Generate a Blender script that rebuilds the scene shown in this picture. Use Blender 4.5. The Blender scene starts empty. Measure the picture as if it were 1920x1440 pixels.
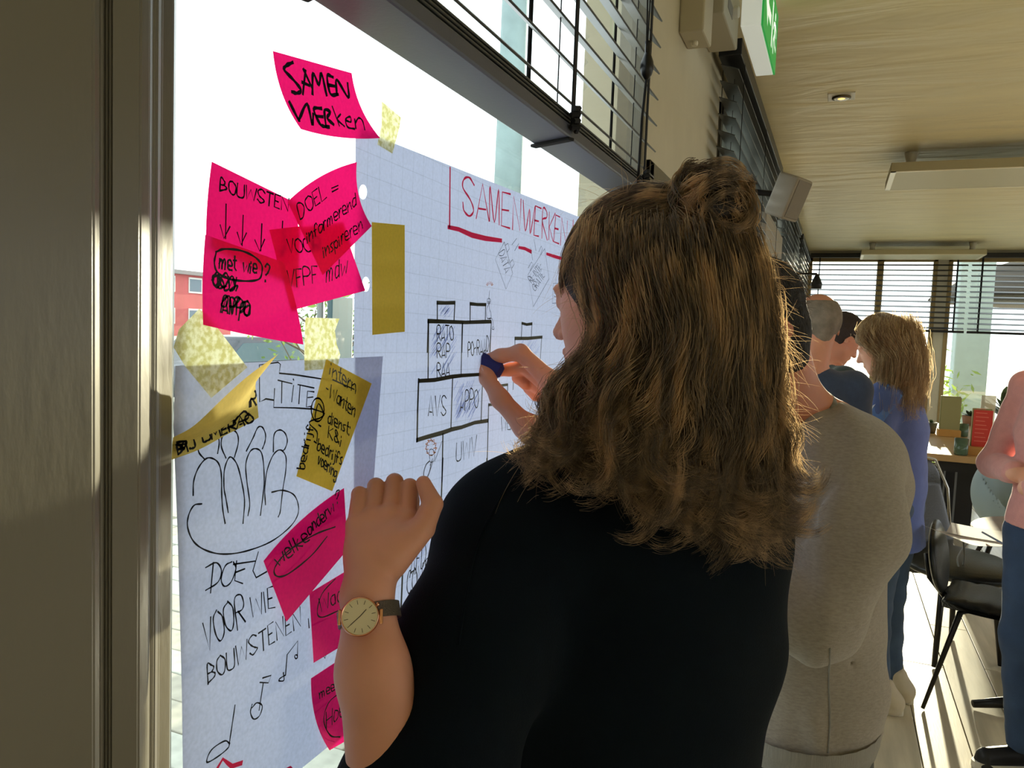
import bpy, bmesh, math, random
import numpy as np
from mathutils import Vector, Matrix
random.seed(7); RNG = np.random.RandomState(7)
SC = bpy.context.scene
COL = SC.collection
# ------------------------------------------------------------------ camera (solved from the photo's vanishing points)
F, CX, CY, EYE = 1442.0, 960.0, 720.0, 1.5
_y = np.array([1570-CX, -(640-CY), -F]); _y /= np.linalg.norm(_y)
_z = np.cross(np.array([1, -.0386, 0.]), _y); _z /= np.linalg.norm(_z)
if _z[1] < 0: _z = -_z
_x = np.cross(_y, _z)
RC = np.array([_x, _y, _z])
def ray(px, py): return RC @ np.array([px-CX, -(py-CY), -F])
def at(px, py, X=None, Y=None, Z=None):
    """the world point seen at photo pixel (px,py) on the plane X=, Y= or Z="""
    d = ray(px, py)
    t = X/d[0] if X is not None else (Y/d[1] if Y is not None else (Z-EYE)/d[2])
    p = d*t; p[2] += EYE
    return p
def pd(px, py, d):
    """the world point seen at photo pixel (px,py) at depth d metres"""
    p = ray(px, py)*(d/F); p[2] += EYE
    return p
cam = bpy.data.cameras.new('camera'); cam_o = bpy.data.objects.new('camera', cam); COL.objects.link(cam_o)
cam.sensor_width = 36; cam.lens = F/1920*36; cam.clip_start = .02; cam.clip_end = 400
M4 = Matrix([list(RC[i])+[0] for i in range(3)]+[[0,0,0,1]]); M4.translation = Vector((0,0,EYE))
cam_o.matrix_world = M4
SC.camera = cam_o
# ------------------------------------------------------------------ sky, sun, exposure
SC.view_settings.view_transform = 'Standard'; SC.view_settings.look = 'None'
SC.view_settings.gamma = 1; SC.view_settings.use_curve_mapping = False
SC.view_settings.exposure = 0.3
w = bpy.data.worlds.new('sky'); SC.world = w; w.use_nodes = True
bg = w.node_tree.nodes['Background']; bg.inputs[0].default_value = (.93, .97, 1, 1); bg.inputs[1].default_value = 2.5
sd = ray(1640, 655); SUN_AZ = math.atan2(sd[0], sd[1]); SUN_EL = math.radians(5.6)
sun = bpy.data.lights.new('sun', 'SUN'); sun.energy = 17; sun.angle = math.radians(.8); sun.color = (1, .86, .62)
sun_o = bpy.data.objects.new('sun', sun); COL.objects.link(sun_o)
sdir = Vector((math.sin(SUN_AZ)*math.cos(SUN_EL), math.cos(SUN_AZ)*math.cos(SUN_EL), math.sin(SUN_EL)))
sun_o.rotation_euler = sdir.to_track_quat('Z', 'Y').to_euler()
# ------------------------------------------------------------------ materials
def lin(c):
    return tuple(((v/255)/12.92 if v/255 <= .04045 else ((v/255+.055)/1.055)**2.4) for v in c)
MATS = {}
def mat(name, rgb, rough=.6, metal=0, bump=0, bscale=60, var=0, vscale=8, trans=0, trgb=None, stretch=None, spec=.4, sheen=0, alpha=1, emit=0, detail=4):
    if name in MATS: return MATS[name]
    m = bpy.data.materials.new(name); m.use_nodes = True; nt = m.node_tree; N = nt.nodes; Lk = nt.links
    b = N['Principled BSDF']; out = N['Material Output']; c = lin(rgb)
    b.inputs['Base Color'].default_value = (*c, 1); b.inputs['Roughness'].default_value = rough
    b.inputs['Metallic'].default_value = metal; b.inputs['Specular IOR Level'].default_value = spec
    if sheen: b.inputs['Sheen Weight'].default_value = sheen
    if emit: b.inputs['Emission Color'].default_value = (*c, 1); b.inputs['Emission Strength'].default_value = emit
    if alpha < 1: b.inputs['Alpha'].default_value = alpha
    tc = N.new('ShaderNodeTexCoord'); mp = N.new('ShaderNodeMapping'); Lk.new(tc.outputs['Object'], mp.inputs[0])
    if stretch: mp.inputs['Scale'].default_value = stretch
    if var:
        n = N.new('ShaderNodeTexNoise'); n.inputs['Scale'].default_value = vscale; n.inputs['Detail'].default_value = detail
        Lk.new(mp.outputs[0], n.inputs[0])
        r = N.new('ShaderNodeMix'); r.data_type = 'RGBA'
        r.inputs[6].default_value = (*[min(1, v*(1-var)) for v in c], 1); r.inputs[7].default_value = (*[min(1, v*(1+var)) for v in c], 1)
        cr = N.new('ShaderNodeMapRange'); cr.inputs[1].default_value = .3; cr.inputs[2].default_value = .7
        Lk.new(n.outputs[0], cr.inputs[0]); Lk.new(cr.outputs[0], r.inputs[0]); Lk.new(r.outputs[2], b.inputs['Base Color'])
    if bump:
        n2 = N.new('ShaderNodeTexNoise'); n2.inputs['Scale'].default_value = bscale; n2.inputs['Detail'].default_value = 5
        Lk.new(mp.outputs[0], n2.inputs[0])
        bu = N.new('ShaderNodeBump'); bu.inputs['Strength'].default_value = min(1, bump); bu.inputs['Distance'].default_value = .003*max(1, bump)
        Lk.new(n2.outputs[0], bu.inputs['Height']); Lk.new(bu.outputs[0], b.inputs['Normal'])
    if trans:
        t = N.new('ShaderNodeBsdfTranslucent'); t.inputs[0].default_value = (*lin(trgb or rgb), 1)
        mx = N.new('ShaderNodeMixShader'); mx.inputs[0].default_value = trans
        Lk.new(b.outputs[0], mx.inputs[1]); Lk.new(t.outputs[0], mx.inputs[2]); Lk.new(mx.outputs[0], out.inputs[0])
        if var and trgb is None: Lk.new(r.outputs[2], t.inputs[0])
    MATS[name] = m
    return m
def glass_mat(name='window_glass', tint=(.93, .97, .96), alpha=None):
    if name in MATS: return MATS[name]
    m = bpy.data.materials.new(name); m.use_nodes = True; nt = m.node_tree; N = nt.nodes; Lk = nt.links
    N.remove(N['Principled BSDF']); t = N.new('ShaderNodeBsdfTransparent'); t.inputs[0].default_value = (*tint, 1)
    g = N.new('ShaderNodeBsdfGlossy'); g.inputs['Roughness'].default_value = .02; lw = N.new('ShaderNodeLayerWeight'); pw_ = N.new('ShaderNodeMath'); pw_.operation = 'POWER'; pw_.inputs[1].default_value = 5; Lk.new(lw.outputs['Facing'], pw_.inputs[0]); fr = N.new('ShaderNodeMapRange'); fr.inputs[3].default_value = .05; fr.inputs[4].default_value = .8; Lk.new(pw_.outputs[0], fr.inputs[0])
    mx = N.new('ShaderNodeMixShader'); Lk.new(fr.outputs[0], mx.inputs[0]); Lk.new(t.outputs[0], mx.inputs[1]); Lk.new(g.outputs[0], mx.inputs[2])
    Lk.new(mx.outputs[0], N['Material Output'].inputs[0]); MATS[name] = m
    return m
# ------------------------------------------------------------------ object helpers
def link(name, me, m=None, parent=None, smooth=False):
    o = bpy.data.objects.new(name, me); COL.objects.link(o)
    if m is not None:
        for q in (m if isinstance(m, (list, tuple)) else [m]): me.materials.append(q)
    if parent is not None: o.parent = parent
    if smooth and hasattr(me, 'polygons'): me.polygons.foreach_set('use_smooth', [True]*len(me.polygons))
    return o
def tag(o, label=None, cat=None, group=None, kind=None):
    if label: o['label'] = label
    if cat: o['category'] = cat
    if group: o['group'] = group
    if kind: o['kind'] = kind
    return o
def thing(name, label, cat, group=None, loc=(0,0,0)):
    o = bpy.data.objects.new(name, None); COL.objects.link(o); o.location = loc; o.empty_display_size = .1
    return tag(o, label, cat, group)
def obj(name, bm, m, parent=None, smooth=False):
    me = bpy.data.meshes.new(name); bm.to_mesh(me); bm.free()
    o = link(name, me, m, parent, smooth)
    if parent is not None and parent.location.length > 0:     # geometry is given in world coordinates
        me.transform(Matrix.Translation(-parent.location))
    return o
def bm_(): return bmesh.new()
def box(bm, x0, x1, y0, y1, z0, z1, bev=0):
    r = bmesh.ops.create_cube(bm, size=1)
    vs = r['verts']
    bmesh.ops.scale(bm, vec=(abs(x1-x0), abs(y1-y0), abs(z1-z0)), verts=vs)
    bmesh.ops.translate(bm, vec=((x0+x1)/2, (y0+y1)/2, (z0+z1)/2), verts=vs)
    if bev:
        es = list({e for v in vs for e in v.link_edges})
        bmesh.ops.bevel(bm, geom=es, offset=bev, segments=2, affect='EDGES', profile=.5)
    return bm
def obox(bm, c, ax, ay, az, sx, sy, sz, bev=0, seg=2):
    """oriented box, axes ax ay az"""
    r = bmesh.ops.create_cube(bm, size=1); vs = r['verts']
    c = Vector(c); ax, ay, az = Vector(ax).normalized(), Vector(ay).normalized(), Vector(az).normalized()
    for v in vs:
        p = v.co.copy(); v.co = c+ax*(p.x*sx)+ay*(p.y*sy)+az*(p.z*sz)
    if bev:
        es = list({e for v in vs for e in v.link_edges})
        bmesh.ops.bevel(bm, geom=es, offset=bev, segments=seg, affect='EDGES', profile=.5)
    return bm
def tube(bm, pts, r, n=8, cap=True):
    pts = [Vector(p) for p in pts]; rings = []
    rr = r if isinstance(r, (list, tuple)) else [r]*len(pts)
    up = Vector((0, 0, 1))
    for i, p in enumerate(pts):
        t = (pts[min(i+1, len(pts)-1)]-pts[max(i-1, 0)]).normalized()
        if abs(t.dot(up)) > .95: up = Vector((0, 1, 0)) if abs(t.y) < .9 else Vector((1, 0, 0))
        a = t.cross(up).normalized(); b = t.cross(a).normalized(); up = -b if i else up
        rings.append([bm.verts.new(p+a*(math.cos(k*2*math.pi/n)*rr[i])+b*(math.sin(k*2*math.pi/n)*rr[i])) for k in range(n)])
        up = a.cross(t).normalized()
    for i in range(len(rings)-1):
        for k in range(n):
            bm.faces.new((rings[i][k], rings[i][(k+1) % n], rings[i+1][(k+1) % n], rings[i+1][k]))
    if cap:
        bm.faces.new(rings[0][::-1]); bm.faces.new(rings[-1])
    bmesh.ops.recalc_face_normals(bm, faces=bm.faces)
    return bm
def lathe(bm, c, prof, n=20, axis=(0, 0, 1)):
    """profile [(radius, height)] turned about axis through c"""
    c = Vector(c); az = Vector(axis).normalized(); ax = az.orthogonal().normalized(); ay = az.cross(ax)
    rings = []
    for r, h in prof:
        rings.append([bm.verts.new(c+az*h+ax*(math.cos(k*2*math.pi/n)*max(r, 1e-4))+ay*(math.sin(k*2*math.pi/n)*max(r, 1e-4))) for k in range(n)])
    for i in range(len(rings)-1):
        for k in range(n):
            bm.faces.new((rings[i][k], rings[i][(k+1) % n], rings[i+1][(k+1) % n], rings[i+1][k]))
    bm.faces.new(rings[0][::-1]); bm.faces.new(rings[-1])
    bmesh.ops.recalc_face_normals(bm, faces=bm.faces)
    return bm
def poly(bm, pts, thick=None, d=(1, 0, 0)):
    vs = [bm.verts.new(p) for p in pts]; f = bm.faces.new(vs)
    if thick:
        r = bmesh.ops.extrude_face_region(bm, geom=[f]); nv = [g for g in r['geom'] if isinstance(g, bmesh.types.BMVert)]
        bmesh.ops.translate(bm, vec=Vector(d)*thick, verts=nv)
        bmesh.ops.recalc_face_normals(bm, faces=bm.faces)
    return bm
def grid_mesh(name, P):
    """P: array (n,m,3)"""
    n, m = P.shape[:2]; idx = np.arange(n*m).reshape(n, m)
    q = np.stack([idx[:-1, :-1], idx[1:, :-1], idx[1:, 1:], idx[:-1, 1:]], -1).reshape(-1, 4)
    me = bpy.data.meshes.new(name); me.from_pydata(P.reshape(-1, 3).tolist(), [], q.tolist())
    return me
def crom(pts, n=6):
    """Catmull-Rom through points (numpy, any dim)"""
    P = np.array(pts, float)
    if len(P) < 3: return P
    Q = np.vstack([2*P[0]-P[1], P, 2*P[-1]-P[-2]]); out = []
    for i in range(1, len(Q)-2):
        for t in np.linspace(0, 1, n, endpoint=False):
            a, b, c, d = Q[i-1], Q[i], Q[i+1], Q[i+2]
            out.append(.5*((2*b)+(-a+c)*t+(2*a-5*b+4*c-d)*t*t+(-a+3*b-3*c+d)*t**3))
    out.append(P[-1]); return np.array(out)
# ------------------------------------------------------------------ signed-distance bodies -> one continuous mesh (surface nets)
class Sdf:
    def __init__(s): s.p = []
    def cone(s, a, b, ra, rb, k=.02, sq=None, sub=False):
        s.p.append(('c', np.array(a, float), np.array(b, float), ra, rb, k, sq, sub)); return s
    def ball(s, a, r, k=.02, sub=False): return s.cone(a, np.array(a)+1e-5, r, r, k, None, sub)
    def ell(s, c, rad, axes, k=.02, sub=False):
        A = np.array([np.array(v, float)/np.linalg.norm(v) for v in axes])
        s.p.append(('e', np.array(c, float), A, np.array(rad, float), 0, k, None, sub)); return s
    def mesh(s, name, h, noise=None, clip=None):
        lo = np.full(3, 1e9); hi = -lo
        def bb(q):
            if q[0] == 'c':
                r = max(q[3], q[4])*(max(1, q[6][1]) if q[6] else 1)
                return np.minimum(q[1], q[2])-r, np.maximum(q[1], q[2])+r
            r = q[3].max(); return q[1]-r, q[1]+r
        for q in s.p:
            if q[7]: continue
            a, b = bb(q); lo = np.minimum(lo, a); hi = np.maximum(hi, b)
        lo -= 4*h+.01; hi += 4*h+.01
        if clip is not None: lo = np.maximum(lo, clip[0]); hi = np.minimum(hi, clip[1])
        n = np.ceil((hi-lo)/h).astype(int)+1
        ax = [lo[i]+h*np.arange(n[i]) for i in range(3)]
        D = np.full(n, .2, np.float32)
        for q in s.p:
            a, b = bb(q); mg = q[5]*1.5+3*h
            i0 = np.clip(((a-mg-lo)/h).astype(int), 0, n-1); i1 = np.clip(np.ceil((b+mg-lo)/h).astype(int)+1, 0, n)
            if (i1-i0 < 1).any(): continue
            X, Y, Z = np.meshgrid(*[ax[i][i0[i]:i1[i]].astype(np.float32) for i in range(3)], indexing='ij')
            if q[0] == 'c':
                _, A, B, ra, rb, k, sq, sub = q
                ab = B-A; L2 = max((ab**2).sum(), 1e-12)
                px, py, pz = X-A[0], Y-A[1], Z-A[2]
                t = np.clip((px*ab[0]+py*ab[1]+pz*ab[2])/L2, 0, 1)
                px = px-t*ab[0]; py = py-t*ab[1]; pz = pz-t*ab[2]
                sc = 1
                if sq:
                    v = np.array(sq[0], float); v /= np.linalg.norm(v); f = sq[1]
                    c = (px*v[0]+py*v[1]+pz*v[2])*(1/f-1)
                    px, py, pz = px+c*v[0], py+c*v[1], pz+c*v[2]; sc = min(1, f)
                d = (np.sqrt(px*px+py*py+pz*pz)-(ra+(rb-ra)*t))*sc
            else:
                _, c, A, R, _, k, _, sub = q
                P = [((X-c[0])*A[i][0]+(Y-c[1])*A[i][1]+(Z-c[2])*A[i][2]) for i in range(3)]
                k0 = np.sqrt(sum((P[i]/R[i])**2 for i in range(3)))+1e-6; k1 = np.sqrt(sum((P[i]/R[i]**2)**2 for i in range(3)))+1e-6
                d = k0*(k0-1)/k1
            sl = tuple(slice(i0[i], i1[i]) for i in range(3)); D0 = D[sl]
            if sub:
                hh = np.clip(.5-.5*(D0+d)/max(k, 1e-4), 0, 1); D[sl] = D0*(1-hh)+(-d)*hh+k*hh*(1-hh)
            else:
                hh = np.clip(.5+.5*(D0-d)/max(k, 1e-4), 0, 1); D[sl] = D0*(1-hh)+d*hh-k*hh*(1-hh)
        if noise is not None:
            X, Y, Z = np.meshgrid(*[a.astype(np.float32) for a in ax], indexing='ij')
            D = D+noise(X, Y, Z)
        D[0], D[-1], D[:, 0], D[:, -1], D[:, :, 0], D[:, :, -1] = .1, .1, .1, .1, .1, .1
        V, Q = surfnet(D, lo, h)
        me = bpy.data.meshes.new(name); me.from_pydata(V.tolist(), [], Q.tolist())
        me.polygons.foreach_set('use_smooth', [True]*len(me.polygons))
        return me
def surfnet(D, lo, h):
    S = D < 0; n = D.shape; cn = tuple(v-1 for v in n)
    cnt = np.zeros(cn, np.int8)
    for a in (0, 1):
        for b in (0, 1):
            for c in (0, 1): cnt += S[a:n[0]-1+a, b:n[1]-1+b, c:n[2]-1+c]
    act = np.argwhere((cnt > 0) & (cnt < 8)); idx = np.full(cn, -1, np.int32); idx[tuple(act.T)] = np.arange(len(act))
    acc = np.zeros((len(act), 3)); num = np.zeros(len(act))
    corners = [(a, b, c) for a in (0, 1) for b in (0, 1) for c in (0, 1)]
    for i, p in enumerate(corners):
        for q in corners[i+1:]:
            if sum(abs(p[j]-q[j]) for j in range(3)) != 1: continue
            A = D[act[:, 0]+p[0], act[:, 1]+p[1], act[:, 2]+p[2]]; B = D[act[:, 0]+q[0], act[:, 1]+q[1], act[:, 2]+q[2]]
            m = (A < 0) != (B < 0); t = np.where(m, A/np.where(m, A-B, 1), 0)
            P = np.array(p)+t[:, None]*(np.array(q)-np.array(p)); acc += P*m[:, None]; num += m
    V = lo+(act+acc/num[:, None])*h; quads = []
    for ax in range(3):
        u, v = [(1, 2), (2, 0), (0, 1)][ax]
        s0 = np.take(S, range(n[ax]-1), ax); s1 = np.take(S, range(1, n[ax]), ax)
        e = np.argwhere(s0 != s1); e = e[(e[:, u] > 0) & (e[:, v] > 0) & (e[:, u] < n[u]-1) & (e[:, v] < n[v]-1)]
        ins = S[tuple(e.T)]
        def g(du, dv):
            c = e.copy(); c[:, u] -= du; c[:, v] -= dv; return idx[tuple(c.T)]
        q = np.stack([g(1, 1), g(0, 1), g(0, 0), g(1, 0)], -1); q[~ins] = q[~ins][:, ::-1]
        quads.append(q)
    Q = np.vstack(quads); Q = Q[(Q >= 0).all(1)]
    return V, Q
def folds(amp, f, seed=0, stretch=(1, 1, 1)):
    r = np.random.RandomState(seed); W = [(r.randn(3)*f*np.array(stretch), r.rand()*6.28) for _ in range(7)]
    def fn(X, Y, Z):
        s = 0; wx = .02*np.sin(Z*23+seed)+.015*np.sin(X*31); 
        for (k, ph) in W: s = s+np.sin((X+wx)*k[0]+(Y+wx)*k[1]+Z*k[2]+ph)
        return amp*s/3
    return fn
def orient(f, up=(0, 0, 1)):
    f = np.array(f, float); f /= np.linalg.norm(f); l = np.cross(up, f); l /= np.linalg.norm(l); u = np.cross(f, l)
    return f, l, u
def head_sdf(S, c, f, up=(0, 0, 1), s=1.0, ears=True, jaw=1.0):
    """skull, face, nose, lips, ears around centre c facing f"""
    f, l, u = orient(f, up); c = np.array(c, float)
    def P(a, b, d): return c+(f*a+l*b+u*d)*s
    def R(*r): return [v*s for v in r]
    S.ell(P(-.012, 0, .005), R(.095, .076, .088), (f, l, u), .02)
    S.ell(P(.030, 0, -.045), R(.068, .062*jaw, .088), (f, l, u), .03)
    S.ball(P(.066, 0, -.112), .024*s, .035); S.cone(P(.02, .045*jaw, -.09), P(.06, .018, -.112), .018*s, .018*s, .03); S.cone(P(.02, -.045*jaw, -.09), P(.06, -.018, -.112), .018*s, .018*s, .03)
    S.cone(P(.094, 0, -.018), P(.114, 0, -.052), .007*s, .0115*s, .010); S.ball(P(.103, .010, -.057), .007*s, .006); S.ball(P(.103, -.010, -.057), .007*s, .006)
    for b in (1, -1):
        S.ell(P(.092, .030*b, -.018), R(.012, .015, .010), (f, l, u), .010, True)
        S.ell(P(.080, .030*b, -.018), R(.014, .013, .012), (f, l, u), .003)
        S.cone(P(.093, .012*b, -.001), P(.084, .044*b, -.001), .006*s, .005*s, .012)
        if ears:
            S.ell(P(-.004, .079*b, -.028), R(.017, .007, .031), (f+.0*l, l+.3*b*-f, u), .006)
            S.ell(P(.0, .086*b, -.026), R(.009, .006, .018), (f, l, u), .004, True)
    S.ell(P(.096, 0, -.079), R(.008, .023, .006), (f, l, u), .006); S.ell(P(.094, 0, -.089), R(.009, .020, .006), (f, l, u), .006)
    return P
# ================================================================== THE SETTING
WX = -.5                       # window wall plane
CEIL, BACK, RX, REAR = 2.7, 11.2, 5.6, -3.4
plaster = mat('plaster_beige', (192, 184, 162), .55, bump=.15, bscale=25, var=.04)
ceilm = mat('ceiling_plaster', (236, 224, 184), .5, bump=0, var=.05, vscale=3, stretch=(.5, 2.2, 1))
nt = ceilm.node_tree; N = nt.nodes; Lk = nt.links; b = N['Principled BSDF']
n_ = N.new('ShaderNodeTexNoise'); n_.inputs['Scale'].default_value = 2.2; n_.inputs['Detail'].default_value = 3; n_.inputs['Distortion'].default_value = .6
mp_ = N.new('ShaderNodeMapping'); mp_.inputs['Scale'].default_value = (.7, 2.6, 1); tc_ = N.new('ShaderNodeTexCoord')
Lk.new(tc_.outputs['Object'], mp_.inputs[0]); Lk.new(mp_.outputs[0], n_.inputs[0])
bu_ = N.new('ShaderNodeBump'); bu_.inputs['Strength'].default_value = .55; bu_.inputs['Distance'].default_value = .05
Lk.new(n_.outputs[0], bu_.inputs['Height']); Lk.new(bu_.outputs[0], b.inputs['Normal'])
framem = mat('painted_frame_taupe', (99, 94, 80), .32, bump=.12, bscale=90, var=.05, vscale=3, stretch=(1, 1, .3))
dark = mat('black_metal', (24, 25, 28), .4, bump=.05)
wood_floor = mat('pale_oak_plank', (214, 202, 176), .26, var=.18, vscale=3, stretch=(6, .6, 1), bump=.08, bscale=30)
gl = glass_mat()
for q_ in (wood_floor,): q_.node_tree.nodes['Principled BSDF'].inputs['Coat Weight'].default_value = .7; q_.node_tree.nodes['Principled BSDF'].inputs['Coat Roughness'].default_value = .16
fl = obj('floor', box(bm_(), WX-.2, RX, REAR, BACK, -.12, -.014), mat('subfloor', (60, 52, 44), .8), None); tag(fl, kind='structure')
pw, pl = .176, 2.15
pm = bpy.data.meshes.new('plank'); bb = bm_(); box(bb, 0, pw-.004, 0, pl-.004, -.014, 0, .0015); bb.to_mesh(pm); bb.free(); pm.materials.append(wood_floor)
pm2 = pm.copy(); pm2.materials.clear(); pm2.materials.append(mat('pale_oak_plank_darker', (204, 191, 164), .28, var=.18, vscale=3, stretch=(6, .6, 1), bump=.08, bscale=30))
for i in range(34):
    off = random.random()*pl
    for j in range(-1, 7):
        y = REAR+off+j*pl
        y1 = min(y+pl, BACK); 
        if y < REAR or y1-y < .3: continue
        x = WX+i*pw
        if x+pw > RX: continue
        o = bpy.data.objects.new('plank', pm if random.random() < .6 else pm2); COL.objects.link(o); o.parent = fl
        o.location = (x, y, 0); o.scale = (1, (y1-y)/pl, 1)
tag(obj('ceiling', box(bm_(), WX-.2, RX, REAR, BACK, CEIL, CEIL+.1), ceilm), kind='structure')
# window wall: piers and spandrels around the openings
WINS = [(.47, 1.98, .45, 2.52), (2.06, 2.75, .9, 1.965), (3.25, 5.25, .9, 2.45), (5.95, 8.2, .9, 2.45), (8.65, 10.95, .9, 2.45), (-2.9, -.35, .45, 2.5)]
bb = bm_(); ys = sorted([(a, b_, c, d) for a, b_, c, d in WINS]); y = REAR
for a, b_, c, d in ys:
    box(bb, WX-.16, WX, y, a, 0, CEIL); box(bb, WX-.16, WX, a, b_, 0, c); box(bb, WX-.16, WX, a, b_, d, CEIL); y = b_
box(bb, WX-.16, WX, y, BACK, 0, CEIL)
tag(obj('wall_left', bb, plaster), kind='structure')
for k, (a, b_, c, d) in enumerate(WINS):
    bb = bm_(); t = .022 if k == 0 else .045
    y0 = a; 
    for (p, q, r, s) in ((a, a+t, c, d), (b_-t, b_, c, d), (a, b_, c, c+.05), (a, b_, d-.05, d)):
        if k == 0 and p == a and q == a+t: continue
        box(bb, WX-.06, WX+.012, p, q, r, s, .003)
    if k in (2, 3, 4): box(bb, WX-.05, WX+.008, (a+b_)/2-.03, (a+b_)/2+.03, c, d, .003)
    o = tag(obj('window_%d' % (k+1), bb, framem), kind='structure')
    g = obj('pane', box(bm_(), WX-.009, WX-.003, a, b_, c, d), gl, o)
# near post of the first window: the moulded, painted frame at the picture's edge
def yy(px, X, py=700): return at(px, py, X=X)[1]
prof = [(WX, -.34), (WX+.055, -.34), (WX+.055, yy(176, WX+.055)), (WX+.051, yy(186, WX+.051)), (WX+.040, yy(189, WX+.040)), (WX+.040, yy(200, WX+.040)),
        (WX+.045, yy(207, WX+.045)), (WX+.045, yy(262, WX+.045)), (WX+.040, yy(279, WX+.040)), (WX+.024, yy(284, WX+.024)), (WX+.024, yy(293, WX+.024)), (WX+.018, yy(300, WX+.018)), (WX+.013, yy(322, WX+.013)), (WX-.012, yy(326, WX-.012)), (WX-.012, -.34)]
bb = bm_(); poly(bb, [(p[0], p[1], .40) for p in prof], 2.3, (0, 0, 1))
es = [e for e in bb.edges if abs(e.verts[0].co.z-e.verts[1].co.z) > 1]; bmesh.ops.bevel(bb, geom=es, offset=.0016, segments=2, affect='EDGES')
tag(obj('trim_1', bb, framem), kind='structure')
# window board under the first window
tag(obj('trim_2', box(bm_(), WX, WX+.10, .40, 2.0, .41, .45, .006), framem), kind='structure')
# back wall with its tall windows
BW = [(-.42, 1.12), (1.24, 2.78), (2.9, 5.2)]
bb = bm_(); x = WX-.2
for a, b_ in BW:
    box(bb, x, a, BACK, BACK+.2, 0, CEIL); box(bb, a, b_, BACK, BACK+.2, 0, .45); box(bb, a, b_, BACK, BACK+.2, 2.62, CEIL); x = b_
box(bb, x, RX, BACK, BACK+.2, 0, CEIL)
tag(obj('wall_back', bb, plaster), kind='structure')
for k, (a, b_) in enumerate(BW):
    bb = bm_()
    for (p, q, r, s) in ((a, a+.05, .45, 2.62), (b_-.05, b_, .45, 2.62), (a, b_, .45, .52), (a, b_, 2.56, 2.62)): box(bb, p, q, BACK-.01, BACK+.06, r, s, .004)
    if k == 0: box(bb, .42, .50, BACK-.01, BACK+.06, .45, 2.62, .004)
    o = tag(obj('window_%d' % (k+7), bb, mat('frame_ochre', (150, 128, 84), .5)), kind='structure')
    obj('pane', box(bm_(), a, b_, BACK+.02, BACK+.026, .5, 2.6), gl, o)
# unseen right wall, its openings added to let in fill daylight; solid rear wall
bb = bm_(); y = REAR
for a, b_ in ((-2.2, .4), (1.0, 4.2), (5.2, 9.4)):
    box(bb, RX, RX+.2, y, a, 0, CEIL); box(bb, RX, RX+.2, a, b_, 0, .9); box(bb, RX, RX+.2, a, b_, 2.3, CEIL); y = b_
box(bb, RX, RX+.2, y, BACK, 0, CEIL); tag(obj('wall_right', bb, plaster), kind='structure')
bb = bm_(); box(bb, WX-.2, RX, REAR-.2, REAR, 0, CEIL)
tag(obj('wall_rear', bb, plaster), kind='structure')
tag(obj('baseboard_back', box(bm_(), WX, RX, BACK-.015, BACK, 0, .09, .003), framem), kind='structure')
# ------------------------------------------------------------------ outside
pav_m = mat('outdoor_ground', (168, 170, 158), .9, var=.15, vscale=2)
g = obj('ground', box(bm_(), -90, 60, -30, 120, -.6, -.27), pav_m); tag(g, kind='structure')
pvm = bpy.data.meshes.new('paver'); bb = bm_(); box(bb, 0, .392, 0, .192, -.03, .03, .006); bb.to_mesh(pvm); bb.free()
pvm.materials.append(mat('paver_grey', (176, 178, 166), .8, var=.15, vscale=14, bump=.2, bscale=60))
pvm2 = pvm.copy(); pvm2.materials.clear(); pvm2.materials.append(mat('paver_warm', (166, 162, 146), .8, var=.15, vscale=14, bump=.2, bscale=60))
for i in range(11):
    for j in range(24):
        o = bpy.data.objects.new('paver', pvm if random.random() < .5 else pvm2); COL.objects.link(o); o.parent = g
        o.location = (-1.15-i*.4-(.2 if j % 2 else 0), .35+j*.2, -.27+random.uniform(-.003, .003))
# grey wing of the same building, with a brick panel, standing past the first window
stone = mat('pale_outside_render', (150, 156, 150), .8, var=.08, vscale=5)
xw = lambda px, Y: at(px, 340, Y=Y)[0]
bw = thing('building_wing', 'grey rendered wing with a red brick strip seen through the blind slats', 'building')
obj('wall', box(bm_(), xw(1094, 7), -.8, 7, 7.3, -.3, 6.5), stone, bw)
bk = mat('red_brick', (176, 84, 74), .8, var=.12, vscale=20)
bm0 = bpy.data.meshes.new('brick'); bb = bm_(); box(bb, 0, .19, -.02, 0, 0, .055, .003); bb.to_mesh(bm0); bb.free(); bm0.materials.append(bk)
xb = xw(1143, 7)
panel = obj('brick_panel', box(bm_(), xb, xb+.40, 6.985, 7, 1.9, 4.6), mat('mortar', (170, 150, 140), .9), bw)
for r in range(42):
    for c in range(2):
        o = bpy.data.objects.new('brick', bm0); COL.objects.link(o); o.parent = panel; o.location = (xb+.003+c*.2, 6.99, 1.92+r*.0635)
# pale outdoor column behind the chart
p0 = at(918, 400, X=-2.6); p1 = at(980, 400, X=-2.6)
cm = mat('weathered_column', (140, 160, 160), .7, var=.12, vscale=6, bump=.2)
bb = bm_(); yc = (p0[1]+p1[1])/2
lathe(bb, (-2.6, yc, -.3), [(.16, 0), (.16, .1), (.125, .14), (.12, 2.6), (.105, 4.5)], 24)
tag(obj('column', bb, cm, None, True), 'pale grey-green outdoor column behind the gridded chart', 'column')
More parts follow.
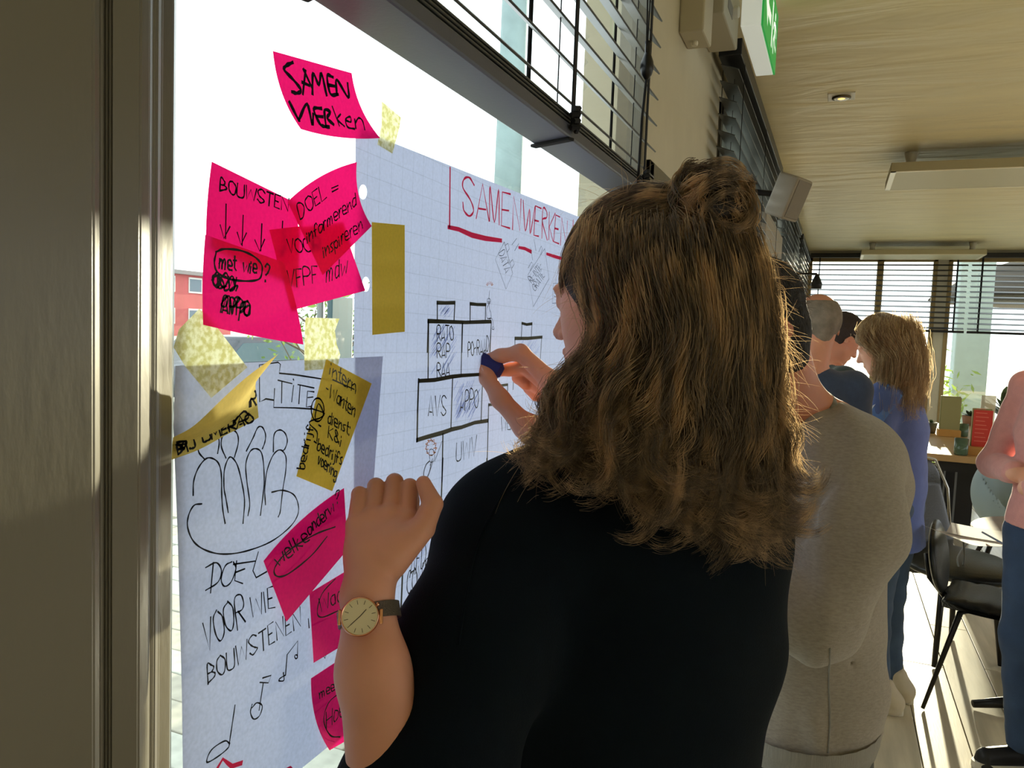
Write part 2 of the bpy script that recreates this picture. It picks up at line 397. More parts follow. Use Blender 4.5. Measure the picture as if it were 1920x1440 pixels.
# water, far bank, red building, hedge
tag(obj('pond', box(bm_(), -40, -19, 2, 60, -.27, -.25), mat('water', (205, 222, 222), .12)), 'bright pond beyond the paving outside', 'pond')
def far_building(name, label, x0, x1, y0, y1, h, rgb, n):
    t = thing(name, label, 'building')
    obj('wall', box(bm_(), x0, x1, y0, y1, -.3, h), mat(name+'_wall', rgb, .8, var=.06, vscale=1), t)
    obj('roof', box(bm_(), x0-.4, x1+.4, y0-.4, y1+.4, h, h+.35), mat('roof_grey', (120, 118, 118), .7), t)
    for r in range(2):
        for i in range(n):
            yv = y0+(y1-y0)*(i+.3)/n
            w_ = obj('window', box(bm_(), x1, x1+.08, yv, yv+(y1-y0)/n*.5, .8+r*2.8, 2.2+r*2.8), mat('far_frame', (200, 200, 196), .5), t)
            obj('pane', box(bm_(), x1+.08, x1+.1, yv+.1, yv+(y1-y0)/n*.5-.1, .95+r*2.8, 2.05+r*2.8), mat('far_glass', (90, 110, 120), .1), w_)
far_building('brick_building', 'long red building across the pond, behind the taped notes', -62, -54, 30, 58, 5.2, (176, 92, 90), 9)
leafm = mat('tree_leaf', (96, 120, 64), .6, trans=.4); bark = mat('bark', (84, 74, 62), .9, bump=.4)
def tree(x, y, h, r, label, seed, leaves=900):
    t = thing('tree', label, 'tree', 'trees beyond the paving'); rs = np.random.RandomState(seed)
    bb = bm_(); tube(bb, [(x, y, -.3), (x+.05, y, h*.3), (x-.05, y+.1, h*.6), (x, y, h*.95)], [r*.07, r*.055, r*.035, .01], 8)
    tips = []
    for i in range(16):
        a = rs.rand()*6.28; z = h*(.3+.6*rs.rand()); L = r*(.5+.6*rs.rand())
        e = (x+L*math.cos(a), y+L*math.sin(a), z+L*.7); tube(bb, [(x, y, z), ((x+e[0])/2, (y+e[1])/2, z+L*.25), e], [r*.025, r*.015, .006], 5); tips.append(e)
    obj('trunk', bb, bark, t)
    P = np.array(tips)[rs.randint(0, 16, leaves)]+rs.randn(leaves, 3)*r*.28; V = []; Q = []
    for i, p in enumerate(P):
        u = rs.randn(3)*.07*r/1.5; v = np.cross(u, rs.randn(3)); v *= .07*r/1.5*.6/np.linalg.norm(v); V += [p-u, p+v, p+u, p-v]; Q.append((4*i, 4*i+1, 4*i+2, 4*i+3))
    me = bpy.data.meshes.new('foliage'); me.from_pydata([tuple(q) for q in V], [], Q); o = link('foliage', me, leafm, t); o['kind'] = 'stuff'
tp = at(655, 600, X=-9); tree(tp[0], tp[1], 2.1, .9, 'sparse green tree just past the edge of the gridded chart', 3, 700)
tp = at(585, 640, X=-6.5); tree(tp[0], tp[1], 1.6, .8, 'small bare tree beside the pond', 5, 120)
def car(x, y, rgb, label):
    t = thing('car', label, 'car', 'parked cars across the paving')
    m_ = mat('car_'+str(rgb[0]), rgb, .25, spec=.6); pr = [(-2.1, .25), (-2.1, .7), (-1.5, .85), (-.9, 1.38), (.7, 1.4), (1.3, .92), (2.05, .78), (2.1, .25)]
    bb = bm_(); poly(bb, [(x, y+a, b_-.27) for a, b_ in pr], 1.7); bmesh.ops.bevel(bb, geom=bb.edges[:], offset=.08, segments=2, affect='EDGES'); obj('car_body', bb, m_, t, True)
    bb = bm_(); poly(bb, [(x+1.69, y+a, b_-.27) for a, b_ in [(-1.3, .9), (-.85, 1.28), (.6, 1.3), (1.1, .93)]], .03); obj('side_window', bb, mat('far_glass', (90, 110, 120), .1), t)
    for a in (-1.3, 1.3):
        bb = bm_(); lathe(bb, (x+1.6, y+a, .06), [(.31, 0), (.33, .04), (.33, .14), (.2, .16)], 16, (1, 0, 0)); obj('wheel', bb, mat('tyre', (28, 28, 30), .8), t)
for px, rgb, lb in ((392, (70, 74, 82), 'dark grey parked car seen under the pink notes'), (545, (150, 156, 160), 'silver parked car beside the dark grey one')):
    tp = at(px, 655, X=-12.5-2.3*(rgb[0] > 100)); car(tp[0], tp[1], rgb, lb)
# signpost with a dark box near the tree
tp = at(600, 640, X=-4.6); t = thing('street_sign', 'grey pole carrying a dark box, seen between notes and tape', 'sign')
obj('pole', tube(bm_(), [(tp[0], tp[1], -.3), (tp[0], tp[1], 2.3)], .035), mat('zinc', (120, 124, 124), .4, .6), t)
obj('sign_box', box(bm_(), tp[0]-.03, tp[0]+.03, tp[1]+.14, tp[1]+.5, .75, 1.75, .01), mat('sign_dark', (62, 92, 100), .4), t)
# outside the back windows: pale column, shrub and a dark awning
tp = at(1815, 700, Y=13.2); bb = bm_(); box(bb, tp[0]-.22, tp[0]+.22, 13, 13.4, -.3, 4.2, .02)
tag(obj('column', bb, mat('blue_grey_render', (150, 164, 162), .8, var=.05), None), 'blue-grey square column outside the far windows', 'column')
aw0 = at(1745, 487, Y=13.6); aw = thing('awning', 'large dark round parasol spread outside the far windows', 'awning')
c0 = Vector((aw0[0]+2.9, 15.2, 0)); bb = bm_(); lathe(bb, (c0.x, c0.y, 2.28), [(2.75, 0), (2.7, .06), (2.2, .42), (1.2, .8), (.1, .95)], 32)
obj('canopy', bb, mat('awning_dark', (52, 44, 34), .8), aw, True)
obj('pole', tube(bm_(), [(c0.x, c0.y, -.3), (c0.x, c0.y, 3.2)], .04), dark, aw)
def shrub(x, y, z, h, label, seed, n=500, rgb=(120, 140, 66)):
    rs = np.random.RandomState(seed); V = []; Q = []
    for i in range(n):
        p = np.array([x, y, z])+rs.randn(3)*np.array([.18, .18, .3])*h+np.array([0, 0, h*.5]); u = rs.randn(3)*.04; v = np.cross(u, rs.randn(3)); v *= .02/np.linalg.norm(v)
        V += [p-u, p+v, p+u, p-v]; Q.append((4*i, 4*i+1, 4*i+2, 4*i+3))
    t = thing('shrub', label, 'plant'); me = bpy.data.meshes.new('foliage'); me.from_pydata([tuple(q) for q in V], [], Q); o = link('foliage', me, mat('shrub_leaf%d' % seed, rgb, .6, trans=.5), t); o['kind'] = 'stuff'
    obj('stem', tube(bm_(), [(x, y, z-.1), (x, y, z+h*.9)], .015), bark, t)
tp = at(1757, 740, Y=12.3); shrub(tp[0], tp[1], -.1, 1.15, 'sunlit yellow-green shrub outside the far window', 11)
# ================================================================== HANDWRITING (single-stroke pen letters mapped onto the sheets)
# each glyph: width, strokes; a stroke is 'xy xy ..' digits, y 2 = baseline, 8 = capital height, 6 = x-height, 0 = descender
GL = {
'A': (4, "02 28 42|13 33"), 'B': (4, "02 08 27 36 25 05|25 44 33 02"), 'C': (4, "47 28 07 04 22 43"), 'D': (4, "02 08 28 45 22 02"), 'E': (3, "38 08 02 32|05 25"),
'F': (3, "38 08 02|05 25"), 'G': (4, "47 28 06 03 22 43 45 25"), 'H': (4, "02 08|42 48|05 45"), 'I': (1, "02 08"), 'J': (3, "38 33 12 03"), 'K': (4, "02 08|38 05 42"),
'L': (3, "08 02 32"), 'M': (5, "02 08 24 48 52"), 'N': (4, "02 08 42 48"), 'O': (4, "28 07 04 22 43 46 28"), 'P': (4, "02 08 38 46 35 05"), 'R': (4, "02 08 38 46 35 05|15 42"),
'S': (4, "47 28 07 15 34 43 22 03"), 'T': (4, "08 48|28 22"), 'U': (4, "08 03 22 43 48"), 'V': (4, "08 22 48"), 'W': (6, "08 12 37 52 68"), 'Q': (4, "28 07 04 22 43 46 28|23 41"),
'a': (3, "36 16 04 12 33 36 32"), 'b': (3, "08 02 22 34 26 05"), 'c': (3, "36 16 04 12 32"), 'd': (3, "36 16 04 12 33|38 32"), 'e': (3, "04 34 26 06 03 12 32"), 'f': (3, "37 28 17 12|05 25"),
'g': (3, "36 16 04 13 34|36 31 10 01"), 'h': (3, "08 02|04 26 34 32"), 'i': (1, "05 02|07 07"), 'j': (1, "16 11 00|18 18"), 'k': (3, "08 02|26 04 32"), 'l': (1, "08 02"),
'm': (5, "06 02|04 16 25 22|24 36 45 42"), 'n': (3, "06 02|04 26 34 32"), 'o': (3, "16 05 03 12 33 35 16"), 'p': (3, "06 00|05 26 34 22 03"), 'r': (2, "06 02|04 16 26"), 's': (2, "26 05 23 12 02"),
't': (2, "18 13 22|06 26"), 'u': (3, "06 03 12 33 36 32"), 'v': (3, "06 12 36"), 'w': (5, "06 12 35 42 56"), 'x': (3, "06 32|36 02"), 'y': (3, "06 13 23|36 20 00"),
'-': (3, "05 25"), '=': (3, "06 36|04 34"), '?': (3, "07 18 37 25 14|12 12"), '!': (1, "08 04|02 02"), '.': (1, "02 02"), ':': (1, "06 06|02 02"), '&': (4, "42 07 18 26 04 12 43"), ' ': (3, ""), '1': (1, "07 18 12"), '+': (3, "15 35|27 23")}
def text_strokes(txt, p0, p1, up, jit=.12, seed=0):
    """strokes in photo pixels of txt whose baseline runs p0->p1 and whose capitals reach p0+up"""
    rs = np.random.RandomState(seed+len(txt)); W = sum(GL[c][0]+1.1 for c in txt)-1.1
    p0 = np.array(p0, float); r = (np.array(p1, float)-p0)/W; u = np.array(up, float)/6; out = []; x = 0
    for c in txt:
        wd, s = GL[c]; dy = rs.randn()*jit*1.3
        if s:
            for st in s.split('|'):
                q = [(int(a[0]), int(a[1])) for a in st.split()]
                q = [p0+r*(x+a+rs.randn()*jit)+u*(b_-2+dy+rs.randn()*jit) for a, b_ in q]
                if len(q) == 2 and np.hypot(*(q[0]-q[1])) < 2: q[1] = q[0]+np.array([0, 2.2])
                if c in 'BCDGJOPQRSUabcdefghjmnopqrsuvy&?' and len(q) > 2: q = crom(q, 5)
                out.append(np.array(q))
        x += wd+1.1
    return out
def ribbon_mesh(name, strokes, pos, width, m, parent, seed=0, wvar=.2):
    """strokes: list of px polylines (or (polyline,width)); pos(px,py)->world point; ribbon lies in the YZ plane"""
    V = []; Q = []; rs = np.random.RandomState(seed)
    for s in strokes:
        wd = width
        if isinstance(s, tuple): s, wd = s
        s = np.array(s, float)
        if len(s) < 2: continue
        P = np.array([pos(*q) for q in s]); D = np.gradient(P, axis=0); D[:, 0] = 0
        nrm = np.stack([np.zeros(len(D)), -D[:, 2], D[:, 1]], 1); nrm /= (np.linalg.norm(nrm, axis=1)[:, None]+1e-9)
        ww = wd*(1+wvar*np.sin(np.arange(len(P))*1.3+rs.rand()*6))[:, None]/2
        tt = D/(np.linalg.norm(D, axis=1)[:, None]+1e-9); P[0] -= tt[0]*wd*.4; P[-1] += tt[-1]*wd*.4
        b0 = len(V); V += [tuple(v) for v in np.stack([P+nrm*ww, P-nrm*ww], 1).reshape(-1, 3)]
        for i in range(len(P)-1): Q.append((b0+2*i, b0+2*i+1, b0+2*i+3, b0+2*i+2))
    me = bpy.data.meshes.new(name); me.from_pydata(V, [], Q); o = link(name, me, m, parent); o['kind'] = 'stuff'; return o
ink = mat('marker_black', (16, 18, 26), .7, spec=.1); inkred = mat('marker_red', (206, 30, 66), .7, trans=.5, trgb=(255, 40, 90)); inkgrey = mat('marker_olive_grey', (58, 64, 58), .7, spec=.1)
inkblue = mat('pencil_blue', (140, 152, 204), .8, trans=.8); inkorange = mat('marker_orange', (216, 128, 40), .7, trans=.4); inkfine = mat('fineliner', (60, 62, 74), .7, spec=.1)
# ------------------------------------------------------------------ sheets on the glass
def sheet(name, corners, X, m, holes=(), label=None, cat=None, n=24, sag=None):
    """flat sheet from px outline (TL,TR,BR,BL), built on plane X with real punched holes"""
    cu = bpy.data.curves.new(name, 'CURVE'); cu.dimensions = '2D'; cu.fill_mode = 'BOTH'
    loops = [corners]+[[(cx+rx*math.cos(a), cy+ry*math.sin(a)) for a in np.linspace(0, 6.283, 20, endpoint=False)] for cx, cy, rx, ry in holes]
    for lp in loops:
        sp = cu.splines.new('POLY'); sp.points.add(len(lp)-1); sp.use_cyclic_u = True
        for i, q in enumerate(lp):
            w_ = at(q[0], q[1], X=X) if not (isinstance(q, np.ndarray) and len(q) == 3) else q
            sp.points[i].co = (w_[1], w_[2], 0, 1)
    o = bpy.data.objects.new(name, cu); COL.objects.link(o); dg = bpy.context.evaluated_depsgraph_get(); me = bpy.data.meshes.new_from_object(o.evaluated_get(dg))
    bpy.data.objects.remove(o)
    me.transform(Matrix(((0, 0, 1, X), (1, 0, 0, 0), (0, 1, 0, 0), (0, 0, 0, 1))))
    o = link(name, me, m); tag(o, label, cat); return o
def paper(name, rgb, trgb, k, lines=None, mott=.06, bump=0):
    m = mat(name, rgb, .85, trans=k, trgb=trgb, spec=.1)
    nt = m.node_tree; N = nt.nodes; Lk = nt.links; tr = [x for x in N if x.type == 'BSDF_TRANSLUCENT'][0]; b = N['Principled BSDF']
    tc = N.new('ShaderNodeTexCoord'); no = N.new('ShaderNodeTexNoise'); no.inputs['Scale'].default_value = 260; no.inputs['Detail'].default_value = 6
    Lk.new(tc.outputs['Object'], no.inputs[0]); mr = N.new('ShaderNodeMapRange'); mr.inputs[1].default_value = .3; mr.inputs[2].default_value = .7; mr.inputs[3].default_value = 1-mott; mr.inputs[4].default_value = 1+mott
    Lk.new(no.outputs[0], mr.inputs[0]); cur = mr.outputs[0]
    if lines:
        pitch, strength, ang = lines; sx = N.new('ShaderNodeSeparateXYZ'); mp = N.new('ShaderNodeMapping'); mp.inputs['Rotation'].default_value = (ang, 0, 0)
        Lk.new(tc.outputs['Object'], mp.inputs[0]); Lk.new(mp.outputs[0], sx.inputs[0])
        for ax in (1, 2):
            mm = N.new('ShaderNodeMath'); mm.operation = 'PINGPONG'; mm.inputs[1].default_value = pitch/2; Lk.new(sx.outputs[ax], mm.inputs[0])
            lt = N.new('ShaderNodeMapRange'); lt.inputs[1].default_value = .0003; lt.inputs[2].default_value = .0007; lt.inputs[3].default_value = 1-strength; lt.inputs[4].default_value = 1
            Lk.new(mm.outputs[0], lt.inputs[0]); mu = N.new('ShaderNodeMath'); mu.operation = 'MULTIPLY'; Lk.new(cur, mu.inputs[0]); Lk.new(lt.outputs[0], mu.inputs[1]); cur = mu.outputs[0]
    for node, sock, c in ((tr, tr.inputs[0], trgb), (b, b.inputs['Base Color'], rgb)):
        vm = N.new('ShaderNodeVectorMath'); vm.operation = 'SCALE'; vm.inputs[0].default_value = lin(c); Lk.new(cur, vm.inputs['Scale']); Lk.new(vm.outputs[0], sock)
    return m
XC, XL = WX+.0012, WX+.0030
c5 = lambda x, y: (760+x/4, 300+y/4); c6 = lambda x, y: (740+x/4, 540+y/4); c7 = lambda x, y: (700+x/4.8, 860+y/4.8); c3 = lambda x, y: (320+x/3.4286, 640+y/3.4286); c4 = lambda x, y: (320+x/3.2738, 1000+y/3.2738)
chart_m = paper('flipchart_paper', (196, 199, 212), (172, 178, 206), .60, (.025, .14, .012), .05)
tr_ = at(1087, 407, X=XC); tl_ = at(667, 240, X=XC); e_ = (tr_-tl_)/np.linalg.norm(tr_-tl_); TRc = tl_+e_*.98; dn = np.array([0, e_[2], -e_[1]])
bl_ = tl_+dn*.66; TRc[0] = XC
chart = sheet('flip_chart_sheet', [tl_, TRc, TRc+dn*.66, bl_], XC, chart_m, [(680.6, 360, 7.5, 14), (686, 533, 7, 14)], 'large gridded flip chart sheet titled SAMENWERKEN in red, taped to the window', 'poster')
posC = lambda x, y: at(x, y, X=XC+.0006)
thick = lambda pts, w_: (np.array(pts, float), w_)
T = text_strokes
red = []
for s in [[(889,347),(880,333),(870,336),(868,352),(882,375),(888,395),(880,405),(870,395),(868,380)], [(893,409),(905,345),(917,414)], [(898,391),(911,393)], [(918,414),(919,349),(927,417),(935,355),(936,421)],
          [(957,364),(942,360),(940,423),(956,428)], [(941,393),(954,395)], [(961,430),(963,368),(975,433),(977,374)], [(981,376),(985,433),(993,392),(994,438),(1003,388)], [(1015,391),(1004,386),(1001,441),(1010,443)], [(1002,413),(1010,415)],
          [(1016,446),(1018,392),(1025,397),(1025,408),(1017,414),(1026,450)], [(1029,449),(1030,398)], [(1041,400),(1030,425),(1037,452)], [(1050,407),(1042,403),(1038,453),(1048,457)], [(1040,428),(1047,430)], [(1051,459),(1053,408),(1062,460),(1064,415)], [(1075,413),(1072,470)]]:
    red.append(thick(crom(s, 5) if len(s) > 4 else s, .0032))
red += [thick([(844,315),(843,425)], .004), thick([(841,426),(860,430),(885,441),(910,447),(940,451)], .0068), thick([(973,464),(984,466),(996,472)], .0055), thick([(1025,476),(1040,481),(1064,488)], .0055)]
ribbon_mesh('title_writing', red, posC, .003, inkred, chart)['label'] = 'red marker title SAMENWERKEN with underline'
fine = []
for s in [[(742,615),(675,745),(755,968),(805,850),(742,615)], [(750,640),(770,625),(780,665),(765,690)], [(785,770),(805,745),(817,780),(800,810)], [(800,635),(835,588)], [(820,680),(850,628)],
          [(1045,665),(920,860),(960,1100),(1078,890),(1045,665)], [(922,810),(945,765),(960,780),(935,830)], [(1000,690),(1020,645),(1028,665),(1015,710)], [(965,595),(980,680)], [(940,660),(955,750)], [(1150,925),(1110,925),(1103,1075),(1150,1070)], [(1130,890),(1128,920)]]:
    fine.append([c5(*q) for q in s])
fine += T('DATA', c5(700, 700), c5(750, 850), (10, -7), seed=1)+T('RE-INTE-', c5(948, 925), c5(1035, 800), (-7, -10), seed=2)+T('GRATIE', c5(975, 985), c5(1045, 870), (-7, -10), seed=3)+T('S', c5(1115, 1030), c5(1140, 1030), (0, -14), seed=2)
circ = lambda cx, cy, rx, ry, a0=0, a1=6.4, n=16: [(cx+rx*math.cos(a), cy+ry*math.sin(a)) for a in np.linspace(a0, a1, n)]
fine += [circ(*c5(626, 1058), 3.4, 5), [c5(*q) for q in [(618,1060),(628,1070),(636,1058)]], crom([c5(*q) for q in [(626,1080),(610,1120),(612,1180),(640,1190),(642,1150),(630,1110),(628,1030),(632,980)]], 5), crom([c5(*q) for q in [(615,1190),(650,1190),(658,1240),(650,1265),(665,1270),(662,1250)]], 5)]
fine += [crom([c6(*q) for q in [(262,1270),(268,1305),(290,1300),(300,1260),(290,1215),(262,1215),(262,1270)]], 5), [c6(272,1250), c6(280,1258), c6(288,1248)], crom([c6(*q) for q in [(262,1300),(235,1330),(218,1400),(240,1425),(262,1370),(272,1310)]], 5), [c6(300,1300), c6(355,1150)], [c6(285,1310), c6(245,1435)], [c6(235,1425), c6(245,1440)], crom([c7(*q) for q in [(505,20),(470,60),(450,150),(480,165),(510,100),(530,20)]], 4), [c7(465,170), c7(490,190)], [c7(510,60), c7(535,0)]]
ribbon_mesh('fine_drawing', fine, posC, .0011, inkfine, chart)
blk = []
for s, w_ in [([(240,1070),(300,1072),(370,1070)], .0055), ([(240,1070),(240,1205)], .003), ([(372,1070),(365,1200)], .003), ([(487,1078),(540,1084),(603,1085)], .0052), ([(487,1078),(486,1215)], .003), ([(602,1085),(600,1200)], .0026), ([(172,1208),(300,1212),(450,1218),(640,1212)], .0058), ([(172,1208),(165,1440)], .003), ([(430,1225),(424,1440)], .003), ([(645,1212),(636,1440)], .0024)]:
    blk.append(thick([c5(*q) for q in s], w_))
for s, w_ in [([(255,250),(250,690)], .003), ([(507,262),(498,660)], .0028), ([(725,255),(712,480)], .0022), ([(180,697),(300,690),(430,665),(500,657),(640,648)], .0055), ([(180,685),(172,920),(168,1150)], .0038), ([(435,675),(428,860),(422,1055)], .003), ([(660,670),(648,990)], .003), ([(168,1140),(240,1118),(360,1085),(430,1060),(500,1045),(600,1010),(700,995)], .0062),
              ([(362,1095),(355,1450)], .0038), ([(705,870),(698,1150),(690,1440)], .0032), ([(705,877),(760,870)], .0045), ([(770,735),(845,725)], .0045), ([(848,722),(847,790)], .003), ([(955,264),(990,274),(1030,268)], .005), ([(955,264),(950,378)], .0024), ([(1030,268),(1024,378)], .0024), ([(903,378),(1000,378),(1105,368)], .0055), ([(903,378),(902,440)], .0024), ([(1103,370),(1088,600)], .0024), ([(893,640),(888,760)], .0024)]:
    blk.append(thick([c6(*q) for q in s], w_))
for s, w_ in [([(625,0),(610,410)], .0038), ([(1020,0),(1018,230)], .003), ([(560,440),(610,415),(700,385),(830,320),(970,255)], .0055), ([(525,545),(530,700),(536,870)], .003), ([(270,840),(258,1150),(245,1450)], .0038), ([(490,640),(525,615)], .005), ([(832,325),(836,360)], .003)]:
    blk.append(thick([c7(*q) for q in s], w_))
ribbon_mesh('block_outlines', blk, posC, .003, inkgrey, chart, wvar=.08)
tx = T('RATO', c6(318, 395), c6(440, 388), (0, -27), seed=4)+T('RAP', c6(318, 520), c6(415, 524), (0, -25), seed=5)+T('RAA', c6(318, 668), c6(412, 650), (0, -25), seed=6)+T('PO-RAAD', c6(550, 520), c6(708, 470), (0, -26), seed=7)
tx += T('AVS', c6(252, 962), c6(385, 955), (1, -37), seed=8)+T('APPO', c6(490, 920), c6(625, 890), (1, -34), seed=9)+T('UWV', c6(460, 1305), c6(612, 1255), (1, -36), seed=10)+T('WERK', c6(800, 1075), c6(930, 1050), (0, -27), seed=11)
tx += T('AFD.', c7(330, 1065), c7(490, 950), (3, -48), seed=12)+T('CONT', c7(300, 1235), c7(480, 1120), (2, -44), seed=13)+T('A', c7(620, 690), c7(680, 660), (0, -28), seed=14)
ribbon_mesh('block_writing', tx, posC, .0019, ink, chart)
hb = []
def hatch(x0, y0, x1, y1, n, dx, dy, cf, w_, seed):
    rs = np.random.RandomState(seed)
    for i in range(n):
        a = np.array([x0+(x1-x0-dx)*rs.rand(), y0+(y1-y0-dy)*rs.rand()]); f = .5+rs.rand()*.5
        hb.append(thick([cf(a[0], a[1]+dy*f), cf(a[0]+dx*f, a[1])], w_))
hatch(440, 690, 655, 1030, 46, 60, 130, c6, .0009, 1); hatch(262, 265, 495, 650, 46, 60, 100, c6, .0007, 2); hatch(325, 130, 445, 235, 16, 40, 60, c6, .0007, 3); hatch(905, 385, 1090, 560, 24, 50, 80, c6, .0007, 4); hatch(535, 600, 620, 900, 12, 60, 90, c7, .0006, 6); hatch(275, 700, 515, 1100, 26, 60, 120, c7, .0006, 7)
ribbon_mesh('blue_hatching', hb, lambda x, y: at(x, y, X=XC+.0004), .001, inkblue, chart)
ribbon_mesh('orange_curls', [circ(*c6(273, 1200), 8.5, 14, 2.6, 9.2, 24)]+[crom([c6(250+18*math.cos(a)+22, 1200+50*math.sin(a)), c6(273+44*math.cos(a), 1195+66*math.sin(a)), c6(273+34*math.cos(a+.35), 1195+52*math.sin(a+.35))], 4) for a in np.linspace(2.4, 6.9, 9)]+[[c5(632+14*math.cos(a), 945+14*math.sin(a)), c5(632+26*math.cos(a), 938+26*math.sin(a))] for a in np.linspace(3.3, 6.1, 7)], posC, .0011, inkorange, chart)
# ---- A3 sheet
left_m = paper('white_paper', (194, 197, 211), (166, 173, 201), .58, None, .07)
tR = at(718, 668, X=XL); bR = at(667, 1358, X=XL); bL = at(585, 1437, X=XL); ev = (tR-bR)/np.linalg.norm(tR-bR); eh = np.array([0, -ev[2], ev[1]])
H3 = np.linalg.norm(tR-bR); tL = tR+eh*.318; bLx = bR+eh*.318
if tL[1] > tR[1]: tL = tR-eh*.318; bLx = bR-eh*.318
tL = at(329, 686, X=XL); bLx = at(345, 1620, X=XL)
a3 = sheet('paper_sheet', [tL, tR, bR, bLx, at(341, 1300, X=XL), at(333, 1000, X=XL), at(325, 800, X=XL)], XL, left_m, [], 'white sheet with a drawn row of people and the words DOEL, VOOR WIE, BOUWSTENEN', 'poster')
posL = lambda x, y: at(x, y, X=XL+.0007)
dr = []
for s in [[(690,135),(570,152),(572,390),(612,370),(662,378)], [(690,135),(706,148),(698,205),(800,215),(960,240),(1040,255)], [(668,305),(662,425),(800,428),(905,435)], [(690,250),(780,272)], [(715,258),(713,395)], [(790,285),(778,388)], [(788,243),(791,249)], [(818,278),(922,300)], [(832,285),(824,400)], [(922,325),(880,320),(872,422),(902,418)], [(882,362),(915,358)]]:
    dr.append([c3(*q) for q in s])
for s in [[(355,750),(325,670),(340,590),(385,565),(425,590),(435,650),(410,745)], [(215,755),(180,710),(178,640),(205,590)], [(300,590),(312,650),(302,720)], [(487,705),(530,620),(560,555),(590,553),(610,600),(605,650),(590,690)], [(660,710),(665,600),(700,570),(735,590),(750,640),(735,690),(718,705)],
          [(145,990),(148,900),(175,820),(220,760),(260,750),(305,780),(325,850),(328,980),(335,1080),(350,1170)], [(370,1100),(355,1010),(343,940),(345,830),(370,755),(395,748),(430,800),(460,920),(475,1030),(465,1170)], [(497,1120),(508,1040),(490,900),(483,790),(510,710),(548,690),(585,720),(600,830),(598,950),(577,1118)],
          [(610,1050),(605,950),(620,830),(660,730),(705,698),(740,740),(740,830),(720,960),(705,1090),(692,1128)], [(200,1045),(150,1055),(115,1120),(110,1200),(150,1290),(230,1345),(340,1368),(480,1350),(640,1290),(760,1200),(815,1120),(820,1050),(790,985),(720,958),(650,970)]]:
    dr.append(crom([c3(*q) for q in s], 5))
dr += [crom([c4(*q) for q in s], 5) for s in [[(215,210),(280,180),(312,230),(290,300),(215,350)], [(375,175),(335,200),(310,280),(330,325),(370,300),(400,220),(385,175)], [(395,1055),(378,1170),(360,1290)], [(362,1290),(330,1275),(250,1330),(222,1405),(290,1370),(350,1320),(362,1290)], [(500,1050),(490,1100),(510,1140),(545,1120),(562,1060),(530,1040),(500,1070)], [(705,870),(672,890),(665,905),(695,902),(692,855)]]]
dr += [[c4(*q) for q in s] for s in [[(245,365),(262,180)], [(405,170),(393,290),(442,308)], [(385,190),(522,170)], [(398,240),(455,218)], [(538,115),(505,230),(525,272),(590,235)], [(568,920),(543,1085)], [(548,915),(600,918),(617,872),(565,888)], [(715,745),(705,870)], [(715,745),(780,660),(778,765)]]]
dr += [circ(*c4(770, 757), 2.6, 3.6), [c4(935,745), c4(948,768), c4(955,740)], [c4(845,525), c4(850,580)]]
dr += T('VOOR', c4(215, 735), c4(460, 545), (-6, -56), seed=21)+T('WIE', c4(495, 520), c4(640, 455), (-3, -38), seed=22)+T('BOUWSTENEN', c4(232, 920), c4(800, 570), (-2, -36), seed=23)
ribbon_mesh('pen_writing', dr, posL, .0015, ink, a3)
ribbon_mesh('red_writing', [thick([c4(*q) for q in [(270,1470),(320,1385),(350,1410),(375,1430),(435,1410)]], .004), thick([c4(660, 1470), c4(735, 1435), c4(745, 1450)], .003)], posL, .004, inkred, a3)
# ---- tape
tape_m = mat('masking_tape', (222, 208, 140), .6, trans=.75, trgb=(236, 226, 150), bump=.5, bscale=120)
nt = tape_m.node_tree; N = nt.nodes; Lk = nt.links; trn = [x for x in N if x.type == 'BSDF_TRANSLUCENT'][0]
tc = N.new('ShaderNodeTexCoord'); no = N.new('ShaderNodeTexNoise'); no.inputs['Scale'].default_value = 190; no.inputs['Detail'].default_value = 3; rp = N.new('ShaderNodeValToRGB')
rp.color_ramp.elements[0].position = .4; rp.color_ramp.elements[0].color = (*lin((214, 204, 130)), 1); rp.color_ramp.elements[1].position = .62; rp.color_ramp.elements[1].color = (*lin((255, 250, 205)), 1)
Lk.new(tc.outputs['Object'], no.inputs[0]); Lk.new(no.outputs[0], rp.inputs[0]); Lk.new(rp.outputs[0], trn.inputs[0])
t1 = lambda x, y: (320+x/4.174, 80+y/4.174); t2 = lambda x, y: (320+x/4, 400+y/4)
for pts, lb in (([t1(*q) for q in [(1652,458),(1802,585),(1792,660),(1735,868),(1618,797),(1650,640)]], 'small torn strip of masking tape at the top corner of the gridded chart'),
                ([t2(*q) for q in [(215,715),(345,850),(575,1155),(440,1270),(305,1385),(110,1150),(22,1005),(62,870)]], 'wide diamond of masking tape below the notes, holding the white sheet'),
                ([t2(*q) for q in [(1010,780),(1265,790),(1232,880),(1245,980),(1272,1060),(1250,1162),(1004,1180),(1002,1040)]], 'ragged square of masking tape over the white sheet beside the word TITE')):
    o = obj('masking_tape', poly(bm_(), [at(q[0], q[1], X=XL+.0010) for q in pts]), tape_m); tag(o, lb, 'tape', 'pieces of masking tape')
